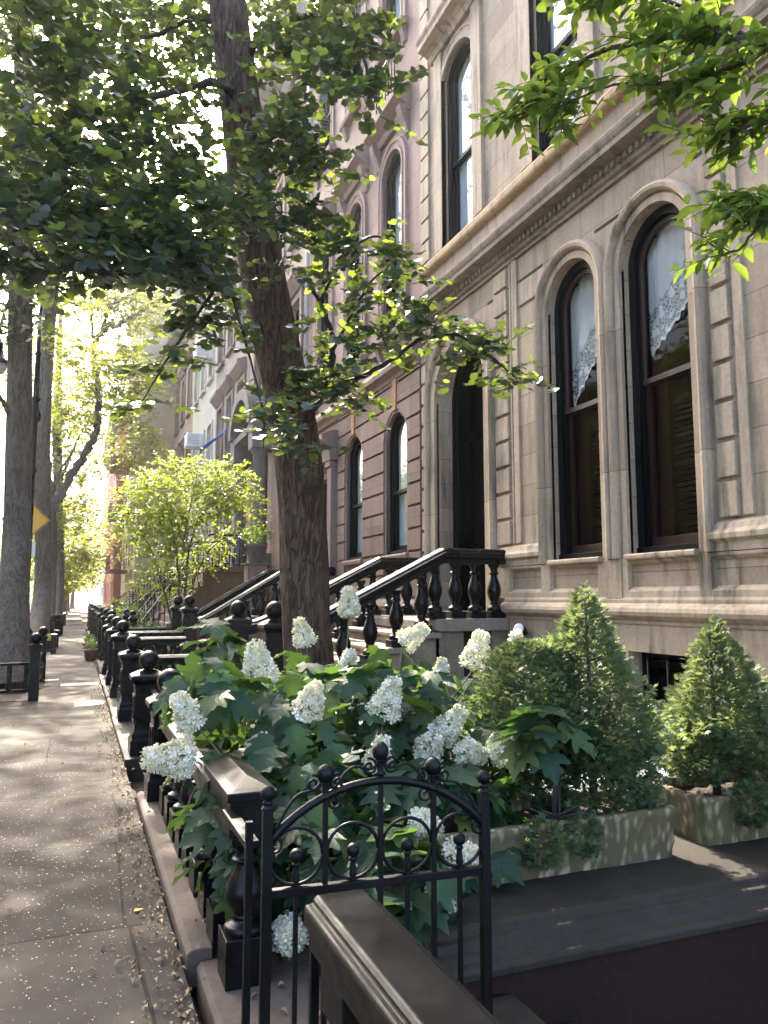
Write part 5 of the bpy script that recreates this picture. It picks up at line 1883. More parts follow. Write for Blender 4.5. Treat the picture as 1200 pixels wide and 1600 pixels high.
# ---- the leaning ginkgo
T = empty('ginkgo_tree', 'large ginkgo with a thick furrowed leaning trunk rising out of the hydrangea bed', 'tree')
tp = [Vector((2.03, 6.95, .05)), P(484, 1060, 7.1), P(478, 950, 7.1), P(466, 720, 7.1), P(424, 500, 7.1), P(398, 350, 7.1), P(355, 0, 7.15), P(325, -260, 7.2), P(280, -600, 7.3)]
trunk('trunk', tp, [.27, .228, .215, .215, .21, .20, .175, .14, .09], M['bark'], T, 40, 16, .05, True, .55)
at_ = lambda px, py, d=7.1: P(px, py, d)
ll = [([at_(372, 150), P(330, 130, 6.6), P(250, 150, 6.1), P(140, 190, 5.6), P(20, 230, 5.0)], .042, .012),
      ([at_(360, 40), P(300, 30, 7.4), P(220, 60, 7.6), P(120, 40, 7.8)], .032, .012),
      ([at_(400, 330), P(340, 300, 6.4), P(240, 300, 5.6), P(130, 330, 4.9), P(20, 360, 4.4)], .05, .015),
      ([at_(385, 90), P(430, 40, 6.8), P(500, 25, 6.2), P(560, 70, 5.8), P(580, 160, 5.6)], .035, .008),
      ([at_(392, 230), P(440, 210, 6.7), P(480, 240, 6.3), P(500, 280, 6.1)], .03, .01),
      ([P(482, 655, 6.95), P(510, 600, 6.7), P(520, 530, 6.6), P(498, 470, 6.5), P(470, 420, 6.4)], .034, .012),
      ([P(492, 630, 6.9), P(540, 600, 6.5), P(600, 570, 6.2), P(660, 530, 6.0), P(720, 525, 5.85), P(770, 560, 5.75), P(815, 600, 5.7)], .026, .005),
      ([P(515, 560, 6.65), P(545, 500, 6.3), P(590, 430, 6.1), P(640, 430, 6.0)], .016, .005),
      ([P(500, 470, 6.5), P(540, 400, 6.2), P(590, 370, 6.0), P(650, 420, 5.9)], .016, .005),
      ([P(345, 440, 5.6), P(305, 495, 5.5), P(262, 560, 5.45), P(215, 640, 5.4)], .014, .004),
      ([P(350, 420, 5.8), P(385, 540, 5.6), P(410, 640, 5.5), P(412, 700, 5.45)], .012, .004)]
limbs(T, ll, M['twig'])
rng = np.random.default_rng(11)
bl = []
def bb(px, py, d, r, n):
    bl.append((tuple(P(px, py, d)), r, n))
for (px, py, d, r, n) in [
    (40, 130, 5.2, (.55, .5, .36), 50), (170, 190, 5.4, (.65, .5, .28), 75), (265, 260, 5.8, (.50, .5, .32), 80), (60, 280, 4.7, (.55, .5, .32), 85),
    (190, 320, 4.9, (.60, .5, .30), 95), (310, 340, 5.4, (.36, .4, .24), 62), (20, 375, 4.3, (.45, .4, .20), 66), (120, 385, 4.5, (.45, .35, .16), 60),
    (240, 395, 5.0, (.45, .35, .14), 80), (20, 20, 5.2, (.50, .5, .40), 60), (140, 60, 6.0, (.6, .5, .30), 40), (230, 110, 6.6, (.5, .5, .24), 60), (300, 60, 7.6, (.5, .5, .3), 50),
    (450, 120, 6.6, (.28, .4, .34), 50), (440, 250, 6.3, (.24, .4, .30), 62), (450, 340, 6.0, (.20, .35, .14), 24), (500, 265, 6.0, (.14, .2, .10), 16),
    (480, 30, 6.5, (.34, .4, .20), 50), (540, 85, 5.8, (.18, .2, .22), 30), (585, 160, 5.6, (.10, .12, .15), 14), (560, 20, 5.9, (.22, .2, .10), 20),
    (510, 365, 6.2, (.30, .3, .12), 26), (575, 400, 6.0, (.34, .25, .11), 27), (515, 480, 6.4, (.20, .25, .25), 20), (620, 465, 6.0, (.28, .25, .16), 26), (590, 540, 6.1, (.32, .2, .14), 26),
    (500, 590, 6.6, (.20, .2, .18), 40), (690, 520, 5.9, (.24, .15, .07), 26), (750, 555, 5.8, (.20, .12, .06), 19), (800, 585, 5.7, (.09, .08, .05), 9), (545, 620, 6.5, (.16, .12, .06), 22),
    (255, 570, 5.45, (.10, .1, .12), 14), (225, 630, 5.4, (.08, .08, .05), 9), (300, 500, 5.5, (.12, .1, .10), 18), (330, 435, 5.6, (.22, .2, .12), 30), (372, 530, 5.55, (.10, .12, .18), 10), (425, 640, 5.5, (.16, .12, .22), 16), (470, 690, 5.9, (.10, .1, .10), 12), (455, 425, 6.2, (.14, .2, .06), 8),
    ]:
    n = max(5, int(n * (.76 if px < 340 else .80)))
    bb(px, py, d, r, n)
# extra leaf masses added overhead, mostly unseen, to shade the walk, yard and canopy
bl += [((-1.2, 4.6, 5.8), (1.5, 1.5, .8), 260), ((.4, 7.6, 8.3), (1.5, 1.5, 1.0), 230), ((-1.6, 8.8, 8.0), (1.6, 1.8, 1.0), 190), ((1.0, 9.4, 9.6), (1.3, 1.4, .8), 110), ((1.1, 11.6, 7.2), (.8, 1.0, .5), 70), ((-.3, 10.8, 9.2), (1.6, 1.4, .8), 70), ((-.8, 12.4, 8.0), (1.3, .9, .5), 230), ((-.6, 14.3, 8.7), (1.5, 1.0, .5), 270), ((-.9, 16.6, 9.4), (1.3, .8, .5), 200), ((.5, 13.4, 8.6), (.8, .9, .5), 110), ((-.6, 9.6, 7.6), (1.5, 1.0, .45), 70), ((.8, 8.8, 8.4), (1.2, .9, .45), 80)]
crown(T, rng, bl, 9, .27, .070, GK, M['ginkgo'], M['twig'], 21, .8, .2)

# ---- dogwood-like tree standing right of the picture, its branches reaching in
T = empty('dogwood_tree', 'tree with smooth oval bright green leaves reaching in at the top right corner', 'tree')
trunk('trunk', [Vector((3.75, 1.1, .0)), Vector((3.70, 1.15, 1.5)), Vector((3.5, 1.3, 2.8)), Vector((3.3, 1.4, 4.2))], [.12, .10, .085, .05], M['bark_smooth'], T, 18, 8, .04)
dl_ = [([Vector((3.5, 1.35, 2.9)), P(1330, 90, 2.75), P(1180, 66, 2.8), P(1030, 60, 2.95), P(920, 90, 3.1), P(840, 150, 3.2), P(800, 178, 3.25)], .022, .003),
       ([P(1220, 70, 2.75), P(1130, 110, 2.8), P(1040, 130, 2.9), P(950, 135, 3.0), P(870, 170, 3.1)], .010, .003),
       ([P(1180, 66, 2.8), P(1090, 20, 2.9), P(1000, -10, 3.0), P(900, -20, 3.1)], .010, .003),
       ([P(1330, 90, 2.7), P(1240, 160, 2.7), P(1190, 185, 2.75), P(1140, 205, 2.8), P(1090, 180, 2.85)], .010, .003),
       ([Vector((3.5, 1.3, 2.8)), P(1290, 300, 2.6), P(1230, 320, 2.65), P(1190, 345, 2.7), P(1160, 385, 2.75), P(1125, 400, 2.78)], .012, .003),
       ([P(1230, 320, 2.65), P(1180, 310, 2.7), P(1120, 325, 2.75)], .006, .002)]
limbs(T, dl_, M['bark_smooth'], 'branch')
rng = np.random.default_rng(5)
st, od = [], []
for (pts, r0, r1), n in zip(dl_, (56, 40, 38, 40, 18, 13)):
    c = curve_pts(pts, 10)
    lo = 14 if pts is dl_[0][0] or pts is dl_[4][0] else 4
    for _ in range(n):
        i = rng.integers(lo, len(c) - 1)
        p = c[i] + Vector(rng.normal(size=3) * .025)
        t = (c[min(i + 1, len(c) - 1)] - c[i - 1]).normalized()
        o = np.array(t) * .8 + rng.normal(size=3) * .7
        o[2] *= .35
        st.append(p); od.append(o / np.linalg.norm(o))
st, od = np.array([tuple(s) for s in st]), np.array(od)
pos, d, nr, a, b = sprays(rng, st, od, 6, .15, .05, .1)
scatter('crown', [(a_ * .82, b_, c_ * 1.4) for a_, b_, c_ in OVAL_T], OVAL_F, pos, d, nr, .058 + .042 * rng.random(len(pos)), M['dogwood'], T, seed=8)
twig_mesh('twigs', a, b, .003, M['bark_smooth'], T)
# the crown beyond the frame
crown(T, rng, [((3.7, .8, 4.6), (1.0, .9, .8), 90), ((3.2, 1.6, 5.2), (.8, .6, .5), 50)], 6, .25, .11, OV, M['dogwood'], M['bark_smooth'], 9, .7, .15, 'upper_crown')

# ---- oakleaf hydrangea
HY = empty('hydrangea', 'big oakleaf hydrangea with lobed dark leaves and cream-white cone-shaped flower heads', 'shrub')
rng = np.random.default_rng(3)
clumps = [(tuple(P(850, 1148, 4.0)), (.20, .12, .16), 20), (tuple(P(330, 1075, 4.3)), (.25, .3, .16), 22), (tuple(P(340, 1000, 4.9)), (.16, .2, .14), 16), ((1.30, 4.85, .66), (.68, 1.25, .58), 250), ((2.15, 5.35, .68), (.75, 1.0, .55), 210), ((1.12, 3.75, .45), (.42, .45, .40), 85), ((.72, 3.95, .40), (.16, .50, .34), 42), ((2.35, 4.35, .60), (.42, .42, .46), 90), ((1.75, 3.75, .40), (.55, .40, .34), 95), ((1.15, 5.9, .72), (.45, .7, .45), 60), ((1.35, 3.25, .32), (.34, .25, .26), 34), ((1.7, 4.6, .9), (.6, .6, .35), 70)]
pp, dd, nn_ = [], [], []
for c, r, n in clumps:
    p, o = in_ellipsoid(rng, n, c, r, .55)
    o = o.copy()
    flip = (o[:, 2] < -.25)
    o[flip, 2] *= -.3
    p = np.asarray(c) + (p - np.asarray(c)) * np.where(flip, .85, 1.0)[:, None]
    keep = p[:, 2] > .10
    p, o = p[keep], o[keep]
    up_ = np.array([0, 0, 1.0])
    nr = o * .55 + up_ * .75 + rng.normal(size=o.shape) * .28
    di = o * np.array([1, 1, .35]) + rng.normal(size=o.shape) * .4
    di[:, 2] -= .35
    pp.append(p); dd.append(di); nn_.append(nr)
pp, dd, nn_ = np.concatenate(pp), np.concatenate(dd), np.concatenate(nn_)
sz = .15 + .12 * rng.random(len(pp))
scatter('leaves', OAK_T, OAK_F, pp - dd / np.linalg.norm(dd, axis=1, keepdims=True) * (sz * .35)[:, None], dd, nn_, sz, M['hydrangea'], HY, seed=4, uv=True)
roots = [Vector((1.35, 4.5, .06)), Vector((1.7, 5.1, .06)), Vector((1.1, 4.1, .06)), Vector((2.0, 4.9, .06)), Vector((1.5, 3.9, .06)), Vector((1.2, 5.4, .06))]
flowers = [(403, 1037, 74, 4.6, (-.25, -.3, 1)), (290, 1108, 62, 3.95, (-.5, -.4, .75)), (262, 1185, 80, 3.95, (-1.0, -.15, .10)), (487, 1092, 60, 4.1, (.1, -.5, .8)), (607, 1090, 66, 4.25, (.15, -.4, 1)), (545, 940, 46, 5.6, (0, 0, 1)), (472, 988, 44, 5.5, (-.3, 0, .9)), (648, 993, 48, 5.5, (.6, -.3, .5)), (747, 1015, 60, 5.3, (.1, -.3, 1)), (807, 1003, 36, 5.7, (0, 0, 1)), (705, 1130, 62, 4.45, (.5, -.4, .8)), (672, 1165, 58, 4.35, (-.1, -.6, .5)), (742, 1178, 56, 4.3, (0, -.7, .1)), (797, 1168, 64, 4.25, (.1, -.7, .2)), (594, 1175, 54, 4.0, (0, -.5, .9)), (668, 1290, 52, 3.6, (.2, -.6, -.1)), (726, 1336, 58, 3.5, (.2, -.6, .1)), (697, 1398, 54, 3.38, (.1, -.6, -.2)), (455, 1462, 72, 3.25, (-.1, -.7, .2)), (515, 1392, 36, 3.5, (.3, -.5, .3)), (404, 1160, 34, 4.2, (.2, -.4, .5)), (690, 1042, 28, 4.9, (0, -.2, 1)), (765, 1055, 30, 5.1, (.3, -.3, -.2)), (545, 1030, 34, 4.9, (0, -.3, .8))]
for k, (px, py, s_, d, ax) in enumerate(flowers):
    L = s_ * d / FPX * .93
    c = P(px, py, d)
    ax = Vector(ax).normalized()
    base = c - ax * (L * .5)
    r2 = np.random.default_rng(100 + k)
    n = int(210 * min(1.3, (L / .2) ** 1.4)) + 40
    t = r2.random(n) ** 1.25
    an = r2.random(n) * 2 * PI
    u = ax.orthogonal().normalized(); w = ax.cross(u)
    rad = L * .44 * (1 - t * .66) * (.86 + .25 * r2.random(n)) * np.minimum(1, .55 + t * 5)
    pos = np.array(base)[None] + np.array(ax)[None] * (t * L)[:, None] + rad[:, None] * (np.cos(an)[:, None] * np.array(u) + np.sin(an)[:, None] * np.array(w))
    nr = np.cos(an)[:, None] * np.array(u) + np.sin(an)[:, None] * np.array(w) + np.array(ax)[None] * .45 + r2.normal(size=(n, 3)) * .38 + np.array([0, 0, .25])
    scatter('flower_head', FLO_T, FLO_F, pos, rdirs(r2, n), nr, .0155 + .0095 * r2.random(n), M['petal'], HY, seed=k + 50)
    rt_ = min(roots, key=lambda q: (q - base).length)
    mb = MB()
    mid = rt_.lerp(base, .55) + Vector((0, 0, .10))
    mb.tube(curve_pts([rt_, mid, base, base + ax * L * .8], 6), [.008 - .0055 * i / 18 for i in range(19)], 6)
    mb.build('stem', M['green_stem'], HY)

# ---- clipped cypresses in the planters
def cypress(label, base, parts, seed, stem_top, group='cypresses in the stone planters'):
    C_ = empty('cypress_tree', label, 'conifer', group)
    rng = np.random.default_rng(seed)
    pp, dd, nn2, ss = [], [], [], []
    for kind, c, rx, ry, h, n in parts:
        n = int(n * 1.5)
        c = np.asarray(c)
        an = rng.random(n) * 2 * PI
        if kind == 'cone':
            t = 1 - np.sqrt(rng.random(n)) * .985
            prof = (np.minimum(1, (1 - t) * 1.35) ** .9) * np.minimum(1, .55 + t * 2.2)
        else:
            t = rng.random(n)
            prof = np.sqrt(np.maximum(0, 1 - (2 * t - 1) ** 2))
        lump = 1 + .20 * np.sin(an * 3 + t * 9 + seed) + .15 * np.sin(an * 5 - t * 15) + .12 * rng.normal(size=n)
        rad = prof * lump * (.40 + .60 * np.sqrt(rng.random(n)))
        p = c + np.stack([rx * rad * np.cos(an), ry * rad * np.sin(an), h * t], 1)
        o = np.stack([np.cos(an), np.sin(an), .15 + .7 * t], 1) + rng.normal(size=(n, 3)) * .30
        nr = np.array([0, 0, 1.0]) + rng.normal(size=(n, 3)) * .55 - .2 * np.stack([np.cos(an), np.sin(an), 0 * an], 1)
        pp.append(p); dd.append(o); nn2.append(nr); ss.append(.028 + .040 * rng.random(n) ** 1.5)
    scatter('foliage', SPRAY_T, SPRAY_F, np.concatenate(pp), np.concatenate(dd), np.concatenate(nn2), np.concatenate(ss), M['conifer'], C_, seed=seed)
    mb = MB()
    mb.tube([Vector(base), Vector(base) + Vector((.02, .01, .3)), Vector(stem_top)], [.025, .02, .006], 8)
    for i in range(14):
        a = i * 2.4
        q = Vector(base).lerp(Vector(stem_top), .15 + .055 * i)
        mb.tube([q, q + Vector((math.cos(a) * .16, math.sin(a) * .16, .06))], [.008, .003], 5)
    mb.build('trunk', M['twig'], C_)


cypress('tall pointed yellow-tipped cypress in the long planter', (2.74, 3.72, .40), [('cone', (2.74, 3.74, .62), .37, .34, 1.06, 5200), ('ball', (2.70, 3.66, .40), .26, .22, .42, 1300)], 1, (2.74, 3.74, 1.6))
cypress('rounded bushy dark green cypress beside the hydrangea, left end of the long planter', (2.42, 3.78, .40), [('ball', (2.44, 3.88, .80), .27, .27, .54, 3000), ('ball', (2.46, 3.74, .46), .18, .18, .4, 600)], 2, (2.43, 3.85, 1.25))
cypress('small low cypress tuft at the right end of the long planter', (2.98, 3.68, .40), [('ball', (2.99, 3.68, .44), .15, .15, .40, 1000)], 3, (2.99, 3.68, .75))
cypress('small cypress tuft trailing over the front of the long planter', (2.36, 3.52, .40), [('ball', (2.22, 3.42, .27), .09, .08, .22, 230), ('ball', (2.46, 3.42, .30), .08, .07, .18, 170)], 4, (2.36, 3.5, .5))
cypress('broad pale-tipped cypress in the shorter planter at the right edge', (3.72, 3.80, .40), [('cone', (3.80, 3.82, .55), .36, .36, .92, 5000), ('ball', (3.52, 3.74, .50), .20, .20, .36, 1200), ('ball', (4.02, 3.75, .45), .26, .22, .5, 1300), ('ball', (3.68, 3.5, .30), .12, .10, .22, 400)], 5, (3.74, 3.82, 1.4))
# ------------------------------------------------------------------ street trees
HAZE = 0.0005
def street_tree(label, base, tpts, trad, lines, blobs, n, L, size, tmpl, mat, seed, bark='bark_grey', sides=24, group='street trees along the kerb', twig=True):
    T = empty('street_tree', label, 'tree', group)
    trunk('trunk', [base] + tpts, trad, M[bark], T, sides, 8, .045, True, .5)
    limbs(T, lines, M[bark])
    rng = np.random.default_rng(seed)
    crown(T, rng, blobs, n, L, size, tmpl, M[mat], M['twig'] if twig else None, seed, .6, .2)
    return T


V = Vector
street_tree('thick grey-brown tree trunk inside the low black tree guard, at the left edge', V((-1.0, 15.0, 0)), [P(27, 800, 15.0), P(32, 500, 15.1), P(36, 200, 15.2), P(40, -100, 15.3), P(40, -400, 15.4)], [.30, .25, .225, .20, .16, .10],
            [([P(33, 420, 15.1), P(-30, 300, 15.6), P(-120, 180, 16)], .08, .02), ([P(36, 250, 15.2), P(90, 120, 15.6), P(160, -20, 16)], .07, .02), ([P(38, 60, 15.2), P(0, -60, 15), P(-60, -200, 14.6)], .07, .02), ([P(20, 660, 15.05), P(-10, 600, 14.6), P(-40, 560, 14.2)], .05, .015)],
            [(tuple(P(60, 150, 15.5)), (2.0, 1.8, 1.6), 60), (tuple(P(-60, 250, 15.5)), (1.5, 1.6, 1.3), 120), (tuple(P(150, 20, 16)), (1.8, 1.8, 1.5), 90), (tuple(P(20, -250, 15.2)), (2.5, 2.5, 2.0), 160), (tuple(P(-10, 480, 14.8)), (.5, .8, .8), 60)], 9, .6, .12, GK, 'ginkgo', 31)
street_tree('slim dark forked tree trunk just right of the guarded one', V((-1.05, 26.0, 0)), [P(67, 900, 26), P(66, 700, 26.1), P(73, 540, 26.2), P(82, 430, 26.3), P(92, 250, 26.5), P(100, 0, 26.8)], [.34, .27, .26, .24, .22, .14, .08],
            [([P(72, 560, 26.2), P(66, 470, 26.4), P(60, 380, 26.6), P(58, 250, 27)], .14, .04), ([P(80, 450, 26.3), P(130, 330, 26.6), P(200, 220, 27)], .08, .02), ([P(86, 350, 26.4), P(40, 280, 26), P(-20, 200, 25.8)], .07, .02)],
            [(tuple(P(70, 250, 26.5)), (2.6, 2.6, 2.0), 60), (tuple(P(120, 430, 26)), (1.0, 1.4, 1.0), 80), (tuple(P(180, 200, 27)), (2.4, 2.2, 1.8), 110), (tuple(P(100, 540, 26)), (.6, .8, .5), 40), (tuple(P(0, 350, 26)), (1.6, 1.6, 1.5), 150), (tuple(P(130, 560, 27)), (.7, 1.0, .7), 50)], 9, .8, .17, MP, 'linden', 32, 'bark_grey')
street_tree('tree with long smooth curving limbs sweeping out over the walk', V((-1.15, 38.0, 0)), [P(80, 900, 38), P(80, 830, 38), P(78, 770, 38)], [.32, .27, .26, .24],
            [([P(79, 800, 38), P(110, 745, 38), P(138, 700, 37.8), P(153, 660, 37.6), P(152, 590, 37.5), P(147, 545, 37.4), P(163, 515, 37.2), P(190, 505, 37), P(230, 480, 36.8), P(272, 450, 36.6)], .22, .07), ([P(150, 560, 37.4), P(143, 500, 37.4), P(141, 440, 37.4), P(140, 380, 37.4)], .10, .03), ([P(160, 517, 37.2), P(172, 480, 37), P(195, 465, 36.9), P(225, 445, 36.8), P(240, 420, 36.7)], .10, .03), ([P(78, 770, 38), P(74, 680, 38.2), P(76, 560, 38.4), P(70, 400, 38.6)], .16, .04), ([P(79, 790, 38), P(92, 740, 38.4), P(118, 700, 38.6)], .08, .03), ([P(152, 575, 37.5), P(180, 586, 37.4), P(220, 585, 37.2)], .05, .02)],
            [(tuple(P(120, 640, 38)), (1.4, 1.8, 1.1), 255), (tuple(P(190, 600, 37.5)), (1.6, 1.5, 1.2), 408), (tuple(P(205, 480, 37)), (1.7, 1.6, 1.3), 391), (tuple(P(130, 440, 38)), (2.2, 2.0, 1.4), 323), (tuple(P(60, 560, 38)), (2.0, 1.6, 1.4), 255), (tuple(P(215, 690, 37)), (.9, 1.0, 1.2), 187), (tuple(P(190, 560, 38)), (1.0, 1, .8), 153)], 9, .8, .17, MP, 'linden', 33, 'bark_smooth')
street_tree('dark straight trunk with a low leafy branch, beyond the curving limbs', V((-1.2, 50.0, 0)), [P(92, 900, 50), P(91, 780, 50), P(90, 650, 50), P(95, 480, 50)], [.40, .33, .30, .26, .14],
            [([P(91, 800, 50), P(86, 740, 50), P(82, 660, 50.5)], .15, .05), ([P(91, 760, 50), P(120, 690, 50), P(150, 640, 50)], .12, .03)],
            [(tuple(P(100, 800, 50)), (1.5, 1.8, 1.4), 238), (tuple(P(115, 700, 50)), (2.4, 2.4, 2.2), 442), (tuple(P(70, 620, 50)), (3, 2.6, 2.4), 374), (tuple(P(125, 860, 52)), (1.0, 1.5, .8), 170)], 8, 1.0, .24, MP, 'linden', 34)
far_labels = ['leafy tree at mid distance on the left of the walk, its crown low', 'pale hazy tree further along the kerb', 'hazy tree far along the kerb, third beyond the dark straight trunk', 'furthest hazy tree closing the view up the walk']
for i, (x, y, s_, n) in enumerate(((-1.25, 66, 3.6, 420), (-1.2, 84, 4.0, 420), (-1.1, 106, 4.6, 420), (-.6, 135, 6.0, 480))):
    b = V((x, y, 0))
    street_tree(far_labels[i], b, [b + V((.1, 0, 2.4)), b + V((.0, .3, 5)), b + V((.2, 0, 9))], [.34, .28, .22, .1],
                [([b + V((0, 0, 3)), b + V((1.2, 0, 5)), b + V((2.2, 0, 6.5))], .12, .04), ([b + V((0, 0, 3.6)), b + V((-1.2, .5, 5.5)), b + V((-2.2, 0, 7.5))], .12, .04)],
                [(tuple(b + V((0, 0, 8))), (s_, s_, 3.6), n), (tuple(b + V((1.0, -.6, 4.4))), (s_ * .55, 2, 1.6), int(n * .35)), (tuple(b + V((-1.6, .4, 5))), (s_ * .6, 2, 1.8), int(n * .35))], 7, 1.2, .36, MP, 'linden', 40 + i, 'bark_grey', 14, twig=False)
# trees over the road and on the opposite kerb
for i, (x, y, s_) in enumerate(((-13.4, 4, 3.2), (-13.5, 13, 3.4), (-13.4, 23, 3.5), (-13.6, 34, 3.6), (-13.4, 47, 3.8), (-13.5, 62, 4), (-13.4, 80, 4.4), (-12.8, 102, 5), (-11, 140, 6.5))):
    b = V((x, y, 0))
    street_tree(['tree on the opposite kerb facing the gate', 'tree on the opposite kerb facing the tan stoop', 'tree on the opposite kerb facing the brown stoop', 'tree on the opposite kerb facing the grey rowhouse', 'tree on the opposite kerb facing the tan apartment building', 'tree across the road glimpsed left of the guarded trunk', 'pale tree across the road far up the street', 'hazy tree across the road near the end of the street', 'broad hazy crown closing the end of the road'][i], b,
                [b + V((.1, 0, 2.2)), b + V((-.1, .3, 5)), b + V((.1, 0, 9))], [.32, .26, .2, .1],
                [([b + V((0, 0, 3)), b + V((1.3, 0, 5)), b + V((2.4, 0, 6.5))], .12, .04), ([b + V((0, 0, 3.6)), b + V((-1.2, .5, 5.5)), b + V((-2.2, 0, 7.5))], .12, .04)],
                [(tuple(b + V((0, 0, 9.0))), (s_ * 1.05, s_ * 1.1, 3.8), 420), (tuple(b + V((1.6, -.6, 4.6))), (s_ * .6, 2, 1.5), 90), (tuple(b + V((-1.4, .4, 5))), (s_ * .6, 2, 1.6), 80)], 7, 1.1, .34, MP, 'linden', 60 + i, 'bark_grey', 12, group='street trees on the opposite kerb', twig=False)
# wooded end of the street
rng = np.random.default_rng(77)
cs = [((x, 190 + 14 * ((i * 7) % 3), 7 + (i * 5) % 6), (9, 8, 8), 420) for i, x in enumerate(range(-75, 40, 11))]
S0 = np.concatenate([in_ellipsoid(rng, n, c, r, .3)[0] for c, r, n in cs])
o = scatter('distant_trees', MAPLE_T, MAPLE_F, S0, rdirs(rng, len(S0)), rdirs(rng, len(S0)) + np.array([0, 0, .8]), 1.3, M['linden'], None, seed=5)
tag(o, 'hazy mass of far-off trees closing the end of the street', None, None, 'stuff')

# ---- yellow-green small tree in the yard beyond the brown stoop
T = empty('small_tree', 'small yellow-green sunlit multi-stemmed tree beyond the fluted newels', 'tree')
c0 = P(285, 815, 19.5)
b0 = V((2.25, 19.4, .05))
limbs(T, [([b0, b0 + V((.1, 0, 1.2)), P(275, 860, 19.5), P(255, 760, 19.5)], .05, .012), ([b0, b0 + V((.2, .1, 1.0)), P(300, 840, 19.3), P(345, 760, 19.3)], .045, .012), ([b0 + V((.05, 0, .6)), P(240, 870, 19.4), P(200, 800, 19.4)], .035, .01), ([b0 + V((.1, .05, .8)), P(320, 870, 19.3), P(380, 820, 19.3)], .03, .01), ([P(285, 850, 19.4), P(300, 780, 19.3), P(310, 730, 19.3)], .025, .008)], M['bark_smooth'], 'stem')
rng = np.random.default_rng(9)
crown(T, rng, [(tuple(P(290, 770, 19.3)), (1.15, 1.1, .9), 400), (tuple(P(235, 790, 19.4)), (.85, .9, .85), 260), (tuple(P(350, 760, 19.2)), (.8, .8, .7), 210), (tuple(P(285, 850, 19.3)), (1.15, .9, .75), 300), (tuple(P(200, 830, 19.4)), (.5, .6, .6), 60), (tuple(P(385, 800, 19.0)), (.4, .5, .45), 50), (tuple(P(260, 905, 19.0)), (.8, .8, .45), 90)], 10, .34, .095, OV, M['shrubleaf'], M['twig'], 12, .55, .2)
# dark yard shrubs beyond the stoop
for i, (x, y, z, r, n, lb) in enumerate(((1.6, 18.9, .55, (.7, .9, .5), 700, 'dark evergreen shrub at the foot of the yellow-green tree'), (1.7, 26.0, .8, (.6, .7, .7), 500, 'dark evergreen shrub by the grey rowhouse stoop'), (1.6, 31.5, .9, (.8, 1.4, .8), 600, 'long dark shrub behind the picket fence of the cream house'), (1.4, 12.0, .25, (.5, .8, .25), 420, 'low green shrub behind the brownstone railing'))):
    T = empty('yard_shrub', lb, 'shrub', 'dark shrubs in the yards')
    rng = np.random.default_rng(200 + i)
    p, o_ = in_ellipsoid(rng, n, (x, y, z), r, .35)
    p = p[p[:, 2] > .06]
    scatter('foliage', OVAL_T, OVAL_F, p, rdirs(rng, len(p)), rng.normal(size=(len(p), 3)) * .6 + np.array([0, 0, 1.0]), .11, M['ivy'], T, seed=i)
    mb = MB()
    for k in range(5):
        a = k * 1.3
        mb.tube([V((x, y, .05)), V((x + .3 * math.cos(a), y + .3 * math.sin(a), z + .1))], [.02, .006], 6)
    mb.build('stem', M['twig'], T)
# flower box plants on the pier beside the trunk
T = empty('potted_plant', 'pale leafy plant in a stone pot left of the trunk, before the dark door columns', 'plant')
q = P(400, 835, 19.8)
mb = MB(); mb.lathe(q.x, q.y, [(.14, q.z - .75), (.18, q.z - .70), (.26, q.z - .36), (.30, q.z - .34), (.30, q.z - .26), (.24, q.z - .26)], 16); mb.build('pot', M['grey_trim'], T)
mb = MB(); mb.square(q.x, q.y, [(.24, .05), (.24, q.z - .80), (.30, q.z - .78), (.30, q.z - .75)]); mb.build('pier', M['brown_plain'], T)
rng = np.random.default_rng(44)
p, o_ = in_ellipsoid(rng, 420, tuple(q), (.42, .4, .22), .2)
scatter('foliage', OVAL_T, OVAL_F, p, rdirs(rng, len(p)), rng.normal(size=(len(p), 3)) * .6 + np.array([0, 0, 1.0]), .08, M['ivy'], T, seed=2)

